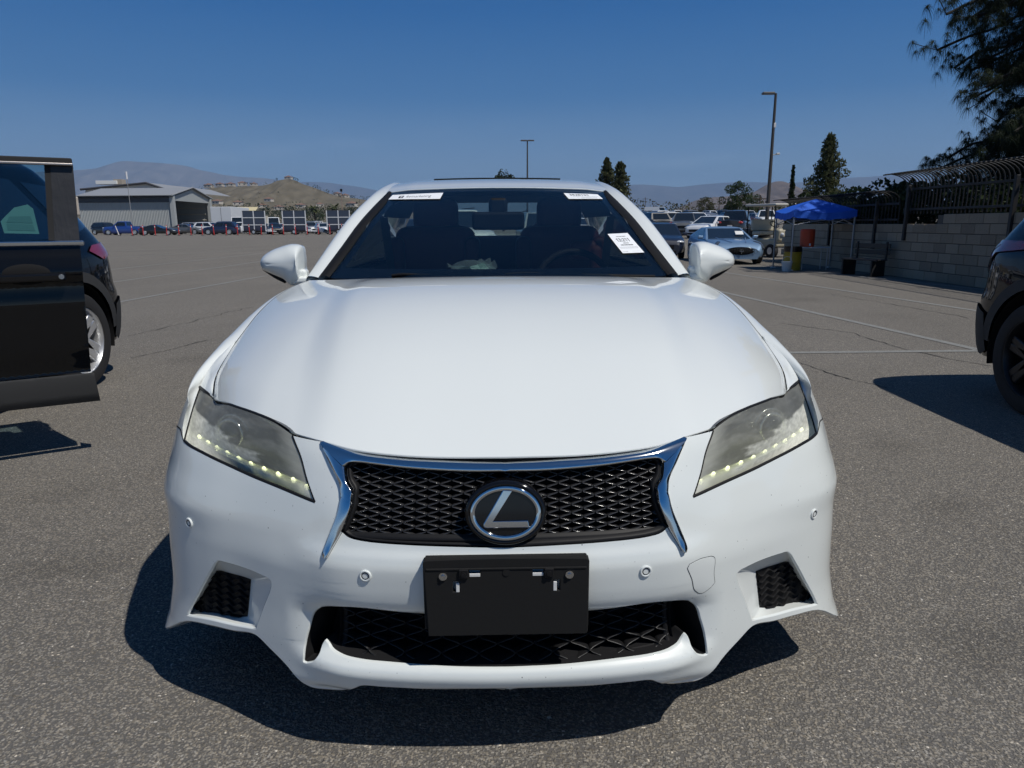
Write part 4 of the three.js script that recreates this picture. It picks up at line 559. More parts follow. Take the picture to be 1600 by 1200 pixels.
// metal sheds on the left
const corr = (m) => m;
{
  const A = [[-74.91, 1.59]][0], B = [[-58.17, 1.5]][0], E = [[-59.15, 1.5]][0];
  const a = [A[0], 1.35 - 127], c = [B[0], 1.35 - 126], e = [E[0], 1.35 - 144], hE = 6.35, hR = 8.0;
  const dx = c[0] - a[0], dz = c[1] - a[1], L = Math.hypot(dx, dz), gx = e[0] - c[0], gz = e[1] - c[1], W = Math.hypot(gx, gz);
  const P = (u, y, v) => [a[0] + dx * u + gx * v, y, a[1] + dz * u + gz * v];
  const shed = thing('metal_shed', 'grey corrugated metal shed with an open gable end, behind the parked cars on the left', 'shed'), wallM = mat(.38, .4, .395, .6), roofM = mat(.3, .31, .32, .5), darkM = wallM;
  const rib = (n) => grid(n * 6, 1, (u, v) => { const k = [0, 0, .5, 1, 1, .5][Math.round(u * n * 6) % 6] * .09, p = P(u, v * (hE - 1.15), 0), l = Math.hypot(dx, dz); return [p[0] + dz / l * -k * 1, p[1], p[2] + dx / l * k]; }, true);
  part('corrugated_wall', rib(60), wallM, shed); part('wall_band', grid(1, 1, (u, v) => P(u, hE - 1.2 + 1.15 * v, -.008), false), mat(.06, .068, .08, .6), shed);
  part('far_wall', [grid(1, 1, (u, v) => P(u, v * hE, 1)), grid(1, 1, (u, v) => P(0, v * hE, u))], darkM, shed);
  const roofG = [grid(1, 1, (u, v) => { const p = P(lerp(-.02, 1.02, u), lerp(hE - .1, hR, v), lerp(-.04, .5, v)); return p; }), grid(1, 1, (u, v) => P(lerp(-.02, 1.02, u), lerp(hR, hE - .1, v), lerp(.5, 1.04, v)))];
  part('roof', [...roofG, ...roofG.map((g) => g.clone().translate(0, -.25, 0))], roofM, shed);
  part('gable', geo([...P(1, hE - .15, 0), ...P(1, hE - .15, 1), ...P(1, hR - .15, .5), ...P(1, hE - .9, 0), ...P(1, hE - .9, 1)], [0, 1, 2, 3, 4, 0, 0, 4, 1]), wallM, shed);
  for (const v of [0, .98]) part('door_post', box(.7, hE, .7, ...P(1.0, hE / 2, v), .03), wallM, shed);
  part('eave_trim', [bar(P(-.02, hE - .06, -.045), P(1.02, hE - .06, -.045), .12), bar(P(1.02, hE - .06, -.045), P(1.02, hR, .5), .14), bar(P(1.02, hR, .5), P(1.02, hE - .06, 1.045), .14)], mat(.3, .31, .32, .5), shed);
  part('concrete_floor', grid(1, 1, (u, v) => P(u, .02, v)), mat(.2, .19, .17, .9), shed); for (let k = 0; k < 4; k++) part('shelf_beam', bar(P(.55, 1.2 + k * 1.1, .97), P(.95, 1.2 + k * 1.1, .97), .09), mat(.45, .42, .36, .7), shed);
  const s2 = thing('metal_shed', 'taller pale metal shed with a low pitched roof, behind the grey corrugated shed', 'shed'), D2 = 190, q = [[-113.24, 1.79], [-109.8, 9.84], [-109.69, 10.63], [-93.68, 11.98], [-88.62, 10.04], [-89.56, 1.67]], z2 = 1.35 - D2;
  const f2 = geo([q[0][0], 0, z2, q[2][0], q[2][1], z2, q[3][0], q[3][1], z2, q[4][0], q[4][1], z2, q[5][0], 0, z2], [0, 4, 3, 0, 3, 2, 0, 2, 1]);
  part('gable_wall', f2, mat(.62, .62, .6, .7), s2); part('roof', [geo([q[2][0] - 1, q[2][1] - .1, z2 + .6, q[3][0], q[3][1] + .1, z2 + .6, q[3][0], q[3][1] + .1, z2 - 40, q[2][0] - 1, q[2][1] - .1, z2 - 40], [0, 1, 2, 0, 2, 3]), geo([q[3][0], q[3][1] + .1, z2 + .6, q[4][0] + 1, q[4][1], z2 + .6, q[4][0] + 1, q[4][1], z2 - 40, q[3][0], q[3][1] + .1, z2 - 40], [0, 1, 2, 0, 2, 3])], roofM, s2);
  part('roof_edge', [bar([q[2][0] - 1, q[2][1] - .2, z2 + .7], [q[3][0], q[3][1], z2 + .7], .3), bar([q[3][0], q[3][1], z2 + .7], [q[4][0] + 1, q[4][1] - .1, z2 + .7], .3)], mat(.05, .05, .055, .6), s2); part('rooftop_unit', [box(5.5, .9, 3, [[-105.66, 12.36]][0][0], [[-105.66, 12.36]][0][1], z2 - 4, .05)], mat(.7, .7, .68, .6), s2); part('rooftop_duct', box(2.2, 1.3, 2, [[-102.84, 12.51]][0][0], [[-102.84, 12.51]][0][1], z2 - 4, .05), mat(.35, .3, .24, .6), s2);
  const an = [[-61.34, 9.67], [-61.48, 8.5], [-61.7, 6.72]], ant = thing('antenna_mast', 'thin white antenna mast standing against the mountain above the shed', 'antenna', [an[0][0], 0, 1.35 - 118]); part('pole', cyl(.05, .05, an[2][1] + (an[1][1] - an[2][1]), 0, (an[1][1]) / 2, 0, 8), mat(.3, .3, .3, .6), ant); part('antenna', cyl(.13, .13, an[0][1] - an[1][1], 0, (an[0][1] + an[1][1]) / 2, 0, 10), mat(.75, .75, .75, .5), ant);
  // pale box trailer, yellow-roofed store
  const bt = [[-46.06, 2.13]], tr = thing('box_trailer', 'plain white box trailer parked right of the open shed', 'trailer', [bt[0][0], 0, 1.35 - 116]); part('box', box(3.3, 3.1, 8, 0, 2.55, -4, .06), mat(.62, .64, .66, .6), tr); part('door_seam', box(.04, 2.9, .02, 0, 2.55, .012, .005), M.trim, tr); for (const s of [-1, 1]) part('wheel', cyl(.5, .5, .35, s * 1.3, .5, -2, 16, [0, 0, Math.PI / 2]), M.rubber, tr);
  const yb = [[-57.53, 1.49]], y2 = thing('storage_building', 'low storage building with a pale yellow sloping roof', 'building', [yb[0][0], 0, 1.35 - 150]); part('wall', box(8.6, 3.2, 10, 0, 1.6, -5, .04), mat(.5, .47, .4, .8), y2); part('roof', grid(1, 1, (u, v) => [lerp(-4.6, 4.6, u) * lerp(1, .87, v), lerp(3.1, 5.0, v), lerp(.4, -5, v)]), mat(.62, .54, .33, .6), y2); part('opening', box(2.2, 2.2, .1, 2.4, 1.1, .03, .02), M.trim, y2);
}

// ---------------- parked cars, built once per shape and cloned ----------------
M.darkGlass = mat(.012, .016, .02, .05, { clearcoat: 1, clearcoatRoughness: .02 });
M.lampW = mat(.6, .62, .64, .12, { clearcoat: 1 }); M.lampR = mat(.35, .01, .012, .15, { clearcoat: 1 });
const SHAPES = {   // [z, height of the upper body] back to front; cab: base back, roof back, roof front, base front, roof height
  saloon: { L: 4.8, W: 1.84, top: [[-2.4, .95], [-1.7, 1.06], [-.9, 1.0], [.9, .98], [1.7, .88], [2.25, .72], [2.4, .6]], cab: [-1.75, -.85, .15, 1.05, 1.45] },
  suv: { L: 4.6, W: 1.88, top: [[-2.3, 1.0], [-2.2, 1.08], [-.9, 1.08], [.9, 1.06], [1.6, 1.0], [2.15, .88], [2.3, .7]], cab: [-2.2, -1.75, .25, 1.05, 1.7] },
  hatch: { L: 4.4, W: 1.8, top: [[-2.2, .95], [-2.1, 1.02], [-.9, 1.02], [.95, .98], [1.6, .9], [2.1, .76], [2.2, .6]], cab: [-2.1, -1.3, .2, 1.15, 1.5] },
  coupe: { L: 4.88, W: 1.92, top: [[-2.44, .86], [-1.9, .99], [-1.2, .98], [.5, .9], [1.3, .86], [2.1, .74], [2.44, .52]], cab: [-2.0, -.9, -.15, .85, 1.34] },
  pickup: { L: 5.4, W: 1.9, top: [[-2.7, 1.12], [-2.6, 1.15], [-.6, 1.15], [.9, 1.15], [1.7, 1.12], [2.5, 1.05], [2.7, .85]], cab: [-.75, -.55, .55, 1.2, 1.83] },
  van: { L: 5.6, W: 2.0, top: [[-2.8, 1.2], [-2.75, 1.25], [-.9, 1.25], [1.6, 1.2], [2.2, 1.1], [2.65, .98], [2.8, .7]], cab: [-2.77, -2.7, 1.2, 1.95, 2.5] },
};
const PAINTS = { white: paint(.74, .75, .76), silver: paint(.4, .41, .42, { metalness: .35 }), grey: paint(.12, .125, .13, { metalness: .3 }), black: paint(.01, .01, .012), navy: paint(.012, .02, .055), blue: paint(.015, .05, .23), red: paint(.28, .015, .015), paleBlue: paint(.22, .34, .5, { metalness: .45 }), midnight: paint(.008, .013, .03) };
const PROTO = {};
function makeCar(shape, colour, name = 'parked_car') {
  const S0 = SHAPES[shape], p = PAINTS[colour], t = new THREE.Group(), hw = S0.W / 2, hl = S0.L / 2, top = curve1(S0.top), [cb, rb, rf, cf, H] = S0.cab;
  const endR = (z) => { const d = Math.max(0, Math.abs(z) - (hl - .75)) / .75; return 1 - .3 * d ** 2.6; };
  const sec = [[.0, .2], [.86, .2], [.97, .3], [1.0, .5], [.995, .7], [.965, .86], [.9, .97], [.78, 1.0], [.0, 1.03]];
  const zs = []; for (let i = 0; i <= 40; i++) zs.push(-hl + 2 * hl * (.5 - .5 * Math.cos(Math.PI * i / 40)));
  part('body', [grid(40, 16, (u, v) => { const z = zs[Math.round(u * 40)], k = v * 16, j = k <= 8 ? 8 - k : k - 8, s = k <= 8 ? -1 : 1, [wx, wy] = sec[Math.round(j)], T = top(z); return [s * hw * wx * endR(z), wy < .35 ? wy : .3 + (T - .3) * (wy - .3) / .7, z]; }, true), grid(16, 1, (u, v) => { const k = u * 16, j = k <= 8 ? 8 - k : k - 8, s = k <= 8 ? -1 : 1, [wx, wy] = sec[Math.round(j)], T = top(-hl); return [s * hw * wx * .7 * (1 - v), lerp(wy < .35 ? wy : .3 + (T - .3) * (wy - .3) / .7, .6, v), -hl]; }), grid(16, 1, (u, v) => { const k = u * 16, j = k <= 8 ? 8 - k : k - 8, s = k <= 8 ? -1 : 1, [wx, wy] = sec[Math.round(j)], T = top(hl); return [s * hw * wx * .7 * (1 - v), lerp(wy < .35 ? wy : .3 + (T - .3) * (wy - .3) / .7, .5, v), hl]; }, true)], p, t);
  // cabin: base rectangle at belt height, roof above
  const wb = hw * .93, wr = hw * (shape === 'van' ? .86 : .7), Bz = (s, f) => [s * wb, top(f ? cf : cb) - .03, f ? cf : cb], Rz = (s, f) => [s * wr, H - .05, f ? rf : rb];
  const q4 = (a, b, c, d, o = 0, i0 = 0, i1 = 1, j0 = 0, j1 = 1, nu = 4, nv = 4) => { const A = V(a), n = V(b).sub(A).cross(V(d).sub(A)).normalize().multiplyScalar(o); return grid(nu, nv, (u, v) => { const x = lerp(i0, i1, u), y = lerp(j0, j1, v); return [0, 1, 2].map((k) => lerp(lerp(a[k], b[k], x), lerp(d[k], c[k], x), y) + [n.x, n.y, n.z][k]); }); };
  const faces = { f: [Bz(-1, 1), Bz(1, 1), Rz(1, 1), Rz(-1, 1)], b: [Bz(1, 0), Bz(-1, 0), Rz(-1, 0), Rz(1, 0)], r: [Bz(1, 1), Bz(1, 0), Rz(1, 0), Rz(1, 1)], l: [Bz(-1, 0), Bz(-1, 1), Rz(-1, 1), Rz(-1, 0)] };
  part('cabin', [...Object.values(faces).map((q) => q4(...q)), grid(12, 10, (u, v) => { const x = u * 2 - 1, y = v * 2 - 1, z = lerp(rf, rb, v); return [x * wr, H - .05 + .05 * (1 - x * x * x * x) * (1 - y ** 4), z]; })], p, t);
  part('windscreen', q4(...faces.f, .006, .05, .95, .04, .94), M.darkGlass, t);
  if (shape !== 'van') part('rear_window', q4(...faces.b, .006, .08, .92, .16, .9), M.darkGlass, t);
  for (const k of ['r', 'l']) { const cut = shape === 'pickup' ? [[.1, .9]] : shape === 'coupe' ? [[.14, .86]] : shape === 'van' ? [[.02, .26]] : [[.1, .47], [.5, .9]]; cut.forEach(([a, b]) => part('side_window', q4(...faces[k], .006, k === 'r' ? a : 1 - b, k === 'r' ? b : 1 - a, .12, .88), M.darkGlass, t)); }
  const R = shape === 'pickup' || shape === 'suv' ? .37 : .335;
  for (const z of [hl - .9, -hl + .95]) for (const s of [-1, 1]) {
    const a = part('wheel_arch', new THREE.TorusGeometry(R + .045, .05, 6, 20, Math.PI).rotateY(Math.PI / 2).scale(.6, 1, 1), M.trim, t); a.position.set(s * (hw - .035), R, z);
    const w = part('wheel', cyl(R, R, .22, 0, 0, 0, 24, [0, 0, Math.PI / 2]), M.rubber, t); w.position.set(s * (hw - .1), R, z); part('rim', [...[0, 1, 2, 3, 4].map((k) => box(.03, R * 1.3, .06, s * .1, 0, 0, .01, [k * 1.2566, 0, 0])), new THREE.TorusGeometry(R * .66, .022, 6, 24).rotateY(Math.PI / 2).translate(s * .105, 0, 0)], M.alloy, w);
  }
  const e = endR(hl - .12);
  for (const s of [-1, 1]) { part('headlight', new THREE.SphereGeometry(1, 14, 10).scale(.2, .075, .2).rotateY(s * .5).translate(s * hw * .7, top(hl - .2) - .1, hl - .22), M.lampW, t); part('tail_light', new THREE.SphereGeometry(1, 14, 10).scale(.18, .09, .14).rotateY(-s * .5).translate(s * hw * .72, top(-hl) - .12, -hl + .1), M.lampR, t); part('mirror', box(.2, .13, .1, s * (hw + .08), top(cf) + .06, cf - .25, .04), p, t); }
  part('grille', box(hw * .9, .16, .06, 0, top(hl) - .1, hl - .01, .02), M.gloss, t); part('front_bumper_intake', box(hw * 1.1, .12, .06, 0, .3, hl - .01, .02), M.trim, t); part('number_plate', box(.32, .16, .02, 0, .75, -hl - .01, .01), mat(.6, .6, .58, .6), t);
  if (shape === 'pickup') { part('bed', box(hw * 1.7, .04, 1.75, 0, 1.13, -1.68, .01), M.trim, t); part('rear_bumper', box(hw * 1.8, .16, .1, 0, .55, -hl - .03, .03), M.alloy, t); }
  if (shape === 'suv') for (const s of [-1, 1]) part('roof_rail', bar([s * wr * .92, H + .03, rb + .1], [s * wr * .92, H + .03, rf - .1], .02), M.trim, t);
  t.name = name; return t;
}
function placeCar(shape, colour, [x, z], turn, label, group, scale = 1, cat = 'car') {
  const k = shape + colour, o = (PROTO[k] ??= makeCar(shape, colour)).clone(); o.name = numbered(cat === 'van' ? 'parked_van' : cat === 'pickup' ? 'pickup_truck' : 'parked_car'); o.position.set(x, slope(x, z), z); o.rotation.y = turn; o.scale.setScalar(scale); scene.add(o); return tag(o, label, cat, group);
}
// the row behind the red posts on the left: side on
const rowL = 'cars parked behind the red posts on the left'; const Lx = (p, D) => 0;
const carL = (x, D, shape, col, turn, label, cat) => placeCar(shape, col, [x, 1.35 - D], turn, label, rowL, 1, cat);
carL([[-57.78, 1.49]][0][0], 104, 'suv', 'black', 1.2, 'black off-roader at the left end of the row, beside the blue pickup');
carL([[-52.57, 1.47]][0][0], 99, 'pickup', 'blue', -1.57, 'bright blue pickup truck side on in front of the grey shed', 'pickup');
carL([[-46.43, 1.43]][0][0], 96, 'coupe', 'black', 1.57, 'low black car side on behind the red posts, in front of the shed wall');
carL([[-45.84, 1.43]][0][0], 103, 'saloon', 'grey', 1.5, 'dark grey saloon in front of the open end of the shed');
carL([[-48.56, 1.44]][0][0], 112, 'suv', 'silver', 1.35, 'silver off-roader standing right in the mouth of the open shed');
carL([[-38.25, 1.39]][0][0], 96, 'suv', 'navy', -1.57, 'dark blue off-roader side on left of the first panel trailer');
carL([[-39.73, 1.4]][0][0], 106, 'suv', 'white', -1.3, 'white off-roader just behind the dark blue one, left of the first trailer');
carL([[-39.07, 1.39]][0][0], 120, 'van', 'white', .3, 'tall white van between the first and the second panel trailer', 'van');
carL([[-32.23, 1.36]][0][0], 99, 'hatch', 'black', .4, 'black hatchback in front of the tall white van');
carL([[-35.32, 1.37]][0][0], 104, 'saloon', 'grey', .5, 'dark grey car half hidden by the first panel trailer');
carL([[-29.58, 1.34]][0][0], 107, 'suv', 'silver', .6, 'silver off-roader right of the second panel trailer');
carL([[-25.54, 1.32]][0][0], 99, 'hatch', 'white', .45, 'white hatchback between the second and third panel trailers');
carL([[-31.37, 1.35]][0][0], 118, 'pickup', 'white', .5, 'white pickup behind the hatchback between two panel trailers', 'pickup');
carL([[-34.93, 1.37]][0][0], 121, 'suv', 'red', 1.5, 'red off-roader far behind the second panel trailer');
carL([[-29.22, 1.34]][0][0], 122, 'van', 'white', .3, 'tall white van behind the third panel trailer', 'van');
carL([[-41.78, 1.41]][0][0], 112, 'van', 'white', .2, 'white van left of the first panel trailer, behind the blue off-roader', 'van');
carL([[-45.27, 1.43]][0][0], 128, 'van', 'white', 1.2, 'white van whose roof shows above the first panel trailer', 'van');
carL([[-32, 1.35]][0][0], 101, 'saloon', 'white', .9, 'white saloon just left of the second panel trailer');
carL([[-29.54, 1.34]][0][0], 110, 'suv', 'white', .8, 'white off-roader deep between the second and third panel trailers');
carL([[-21.37, 1.3]][0][0], 99, 'suv', 'white', .5, 'white off-roader right of the third panel trailer, by the roof pillar');
carL([[-42.99, 1.41]][0][0], 104, 'suv', 'white', 1.4, 'white off-roader behind the nose of the dark blue one, by the shed post');
// red channelising posts
{
  const pr = thing('delineator_post', '', 'post'); part('post', [cyl(.055, .05, 1.22, 0, .66, 0, 10), new THREE.SphereGeometry(.05, 10, 6).translate(0, 1.27, 0)], mat(.55, .035, .03, .5), pr); part('band', cyl(.057, .056, .14, 0, 1.08, 0, 10), mat(.7, .68, .66, .4), pr); part('base', cyl(.2, .16, .07, 0, .035, 0, 12), M.rubber, pr);
  const xs = [205, 222, 241, 259, 278, 297, 315, 333, 352, 370, 389, 407, 425, 442, 461, 479, 497, 515, 533], P = [[-47.45, 1.44], [-46.09, 1.43], [-44.57, 1.42], [-43.13, 1.41], [-41.62, 1.41], [-40.1, 1.4], [-38.66, 1.39], [-37.22, 1.38], [-35.7, 1.37], [-34.26, 1.37], [-32.75, 1.36], [-31.31, 1.35], [-29.87, 1.34], [-28.51, 1.34], [-26.99, 1.33], [-25.55, 1.32], [-24.12, 1.31], [-22.68, 1.3], [-21.24, 1.3]];
  const beside = ['first wider-set red post from the left, before the blue pickup', 'red post before the front of the low black car', 'red post before the roof of the low black car', 'red post before the tail of the low black car', 'red post before the dark grey saloon by the shed', 'red post before the left door post of the shed', 'red post before the silver car in the shed mouth', 'red post before the tail of the dark blue off-roader', 'red post before the doors of the dark blue off-roader', 'red post before the nose of the dark blue off-roader', 'red post before the left part of the first panel trailer', 'red post before the right part of the first panel trailer', 'red post before the black hatchback under the white van', 'red post just left of the second panel trailer', 'red post before the middle of the second panel trailer', 'red post at the drawbar of the second panel trailer', 'red post before the white hatchback between the trailers', 'red post just left of the third panel trailer', 'last red post, before the third panel trailer'];
  P.forEach(([x], i) => { const o = i ? pr.clone() : pr; if (i) { o.name = numbered('delineator_post'); scene.add(o); } o.position.set(x, 0, 1.35 - 91); o.rotation.z = rr(-.06, .06); tag(o, beside[i], 'post', 'red posts across the lot on the left'); });
  const f = thing('delineator_post', 'bent white post leaning left of the red posts', 'post', [[[-49.12, 1.45]][0][0], 0, 1.35 - 91]); part('post', cyl(.055, .05, 1.3, 0, .65, 0, 10), mat(.7, .66, .64, .5), f); part('base', cyl(.2, .16, .07, 0, .035, 0, 12), M.rubber, f); f.rotation.z = .28;
  // trailers carrying dark panels in white frames
  const T = thing('panel_trailer', '', 'trailer'), wf = mat(.7, .71, .73, .5), panelM = mat(.018, .022, .05, .2, { clearcoat: 1 });
  for (const r of [0, 1, 2]) for (const c of [0, 1]) part('panel', box(1.45, .86, .05, (c - .5) * 1.5, .78 + r * .93, 0, .01), panelM, T);
  for (const x of [-1.5, 0, 1.5]) part('upright', box(.12, 2.9, .1, x, 1.6, .03, .02), wf, T); for (const y of [.3, 1.24, 2.17]) part('crossbar', box(3.1, .1, .08, 0, y, .04, .02), wf, T);
  part('top_edge', box(3.05, .06, .08, 0, 3.05, 0, .02), mat(.05, .05, .06, .5), T); part('drawbar', [bar([1.5, .45, .1], [2.9, .4, .1], .07), box(.5, .3, .3, 2.0, .5, .1, .05)], wf, T); part('chassis', box(3, .16, 1.5, 0, .42, -.4, .03), M.trim, T); for (const z of [.35, -1.1]) { const w = part('wheel', cyl(.34, .34, .22, 0, .34, z, 20, [Math.PI / 2, 0, 0]), M.rubber, T); part('rim', cyl(.19, .18, .24, 0, .34, z, 16, [Math.PI / 2, 0, 0]), M.alloy, w); }
  [[-33.87, 1.36], [-28.56, 1.34], [-22.74, 1.31]].forEach(([x], i) => { const o = i ? T.clone() : T; if (i) { o.name = numbered('panel_trailer'); scene.add(o); } o.position.set(x, 0, 1.35 - 96); tag(o, ['trailer with dark panels in white frame, nearest the shed', 'trailer with dark panels in white frame, between the two white vans', 'trailer with dark panels in white frame, just left of the white saloon\'s roof pillar'][i], 'trailer', 'panel trailers on the left'); });
}
// two palms, street poles
{
  const palm = (x, D, h, label) => { const t = thing('palm_tree', label, 'tree', [x, 0, 1.35 - D], 0, 'palms before the hill'); part('trunk', tube([[0, 0, 0], [.2, h * .5, 0], [0, h, 0]], .28, 8), bark, t); const fr = []; for (let k = 0; k < 26; k++) { const a = k * 2.4, el = rr(-.5, 1.1), L = rr(2, 2.8); const q = []; for (let i = 0; i <= 5; i++) { const s = i / 5 * L; q.push([Math.cos(a) * s * Math.cos(el), h + Math.sin(el) * s - s * s * .13, Math.sin(a) * s * Math.cos(el)]); } const pos = [], idx = []; q.forEach((p, i) => { const w = .42 * Math.sin(Math.PI * (i + .4) / 5.8); pos.push(p[0] - Math.sin(a) * w, p[1] - w * .5, p[2] + Math.cos(a) * w, ...p, p[0] + Math.sin(a) * w, p[1] - w * .5, p[2] - Math.cos(a) * w); if (i < 5) { const b = i * 3; idx.push(b, b + 1, b + 3, b + 1, b + 4, b + 3, b + 1, b + 2, b + 4, b + 2, b + 5, b + 4); } }); fr.push(geo(pos, idx)); } part('crown', merge(fr), LM.palm, t, 'stuff'); };
  palm([[-64.66, 1.53]][0][0], 240, 6.3, 'shorter left palm in front of the hill, above the white pickup'); palm([[-56.5, 1.49]][0][0], 235, 6.8, 'taller right palm in front of the hill, above the white van');
  const lampPole = (x, D, H, label, heads) => { const t = thing('light_pole', label, 'light pole', [x, 0, 1.35 - D]); const pm = mat(.05, .045, .04, .6); part('pole', cyl(.13, .075, H, 0, H / 2, 0, 10), pm, t); for (const [a, len] of heads) { part('arm', bar([0, H - .1, 0], [Math.cos(a) * len, H, Math.sin(a) * len], .04), pm, t); part('lamp_head', box(.75, .14, .36, Math.cos(a) * (len + .3), H, Math.sin(a) * (len + .3), .05, [0, -a, 0]), mat(.1, .1, .1, .5), t); } return t; };
  lampPole([[1.9, 1.9]][0][0], 85, 10.45, 'distant double-headed light pole above the roof of the white saloon', [[0, .1], [Math.PI, .1]]);
  const lp = lampPole([[16.14, 1.29]][0][0], 46, 8.85, 'tall dark light pole right of centre, between the cars and the blue canopy', [[Math.PI, .15]]);
  part('camera_box', box(.16, .3, .18, .05, 7.0, 0, .04), mat(.6, .6, .6, .5), lp); part('side_camera', [bar([0, 5.25, 0], [.32, 5.3, .1], .03), box(.22, .12, .14, .36, 5.32, .1, .03)], mat(.55, .55, .52, .5), lp);
  const up = (x, D, H, label) => { const t = thing('utility_pole', label, 'pole', [x, 0, 1.35 - D]); part('pole', cyl(.16, .12, H, 0, H / 2, 0, 8), bark, t); part('crossarm', [box(2.2, .14, .12, 0, H - .6, 0, .02), box(1.6, .12, .12, 0, H - 1.6, 0, .02)], bark, t); };
  up([[54.95, 0.89]][0][0], 300, 11.5, 'far utility pole just right of the saloon roof pillar'); up([[73.92, 0.79]][0][0], 260, 10, 'far utility pole between the pale tree and the round tree'); up([[40.77, 0.97]][0][0], 120, 5.6, 'short dark pole right of the round tree, left of the tall light pole'); up([[68.81, 0.82]][0][0], 420, 14, 'farthest thin utility pole beside the saloon roof pillar');
  const fl = thing('flagpole', 'thin pole right of the palms at the foot of the hill', 'pole', [[[-69.22, 1.56]][0][0], 0, 1.35 - 300]); part('pole', cyl(.12, .1, 15, 0, 7.5, 0, 8), mat(.3, .2, .16, .7), fl); part('lamp_head', box(.9, 1.1, .5, 0, 15, 0, .1), M.trim, fl);
}
// the crowded part of the lot on the right
{
  const g = 'cars crowded together on the right side of the lot';
  const cols = ['white', 'white', 'silver', 'white', 'black', 'silver', 'white', 'grey', 'black', 'navy', 'white', 'silver', 'grey', 'red', 'white', 'black'], shp = ['suv', 'saloon', 'suv', 'hatch', 'saloon', 'suv', 'pickup', 'hatch'];
  const cw = { white: 'white', black: 'black', silver: 'silver', grey: 'grey', navy: 'dark blue', red: 'red' }, sw = { suv: 'off-roader', saloon: 'saloon', hatch: 'hatchback', pickup: 'pickup', van: 'van' };
  const ord = ['first', 'second', 'third', 'fourth', 'fifth', 'sixth', 'seventh', 'eighth', 'ninth', 'tenth', 'eleventh', 'twelfth', 'thirteenth', 'fourteenth', 'fifteenth', 'sixteenth', 'seventeenth', 'eighteenth', 'nineteenth', 'twentieth'];
  const rows = [[56, 5.2, 18.5, 'nearest'], [66, 6, 22.5, 'second'], [76, 4, 26.5, 'third'], [93, 3, 32, 'fourth'], [113, 2, 38, 'fifth'], [137, 3, 46, 'sixth']]; let n = 0; const used = new Set();
  for (const [D, x0, x1, w] of rows) { let i = 0; const tot = Math.ceil((x1 - x0) / 2.9); for (let x = x0; x < x1; x += rr(2.6, 3.0), i++) { const c = cols[Math.floor(rnd() * cols.length)], s = shp[Math.floor(rnd() * shp.length)]; placeCar(s, c, [x, 1.35 - D + rr(-.6, .6)], (rnd() < .5 ? 0 : Math.PI) + rr(-.5, .2) + .25, `${cw[c]} ${sw[s]}, ${ord[i]} car from the left in the ${w} of six crowded rows`, g, 1, s === 'pickup' ? 'pickup' : 'car'); } }
  placeCar('hatch', 'white', [[[13.69, 1.11]][0][0], 1.35 - 50], -.75, 'white hatchback seen at an angle just behind the pale blue coupe', g);
  placeCar('suv', 'white', [[[15.16, 1.1]][0][0], 1.35 - 60], .4, 'tall white off-roader above the angled white hatchback', g);
  placeCar('pickup', 'black', [[[15.74, 1.1]][0][0], 1.35 - 51], 2.7, 'black pickup right of the angled white hatchback', g, 1, 'pickup');
  placeCar('saloon', 'black', [[[6.88, 1.14]][0][0], 1.35 - 39], .1, 'black saloon just right of the white saloon roof pillar', g);
  placeCar('van', 'white', [[[30.25, 1.02]][0][0], 1.35 - 150], 1.2, 'white van standing above the farthest rows of cars', g, 1, 'van');
  placeCar('hatch', 'midnight', [[[5.349, 1.152]][0][0], 1.35 - 26], -.12, 'midnight blue hatchback left of the pale blue coupe', null, .8);
  // cars seen through the saloon's own windows
  placeCar('suv', 'white', [-1.9, -24], .3, 'white off-roader seen through the windscreen and rear window of the white saloon', null); placeCar('suv', 'silver', [1.3, -30], .1, 'silver off-roader seen through the rear window of the white saloon', null); placeCar('saloon', 'black', [-4.6, -33], 0, 'black saloon hidden behind the white saloon', null);
}
// the pale blue coupe
{
  const o = makeCar('coupe', 'paleBlue', 'sports_coupe'); o.name = 'sports_coupe'; scene.add(o); tag(o, 'pale metallic blue sports coupe with oval black grille, right of the saloon\'s door mirror', 'car');
  const del = o.children.filter((c) => c.name === 'grille' || c.name === 'front_bumper_intake' || c.name === 'headlight'); del.forEach((c) => o.remove(c));
  const gr = part('grille', new THREE.SphereGeometry(1, 28, 16).scale(.56, .15, .1).translate(0, .47, 2.38), M.void, o); for (let k = -5; k <= 5; k++) part('grille_bar', box(.014, .26 * Math.sqrt(1 - (k / 6.2) ** 2), .02, k * .09, .47, 2.47, .005), M.trim, gr);
  part('grille_surround', new THREE.TorusGeometry(1, .045, 8, 48).scale(.58, .16, .5).translate(0, .47, 2.42), M.chrome, gr); part('trident', [bar([0, .39, 2.5], [0, .56, 2.5], .013), bar([-.06, .47, 2.5], [-.06, .545, 2.5], .011), bar([.06, .47, 2.5], [.06, .545, 2.5], .011), bar([-.06, .47, 2.5], [.06, .47, 2.5], .011)], M.chrome, gr);
  for (const s of [-1, 1]) { part('headlight', new THREE.SphereGeometry(1, 18, 12).scale(.13, .1, .36).rotateX(.35).rotateY(s * .35).translate(s * .74, .68, 1.98), mat(.06, .065, .07, .05, { clearcoat: 1 }), o); part('fog_lamp', new THREE.SphereGeometry(.07, 12, 8).translate(s * .72, .42, 2.22), M.lampW, o); }
  part('lower_lip', box(1.5, .06, .12, 0, .24, 2.36, .02), M.trim, o); part('bonnet_crease', [-1, 1].map((s) => bar([s * .25, .79, 2.1], [s * .55, .935, .95], .012)), PAINTS.paleBlue, o);
  const st = part('paper_sheet', box(.3, .02, .22, .45, 1.1, .48, .005, [.6, 0, 0]), mat(.75, .75, .74, .6), o);
  o.position.set([[6.619, 0.56]][0][0], 0, 1.35 - 22.6); o.rotation.y = -.02; o.scale.setScalar(.8);
}

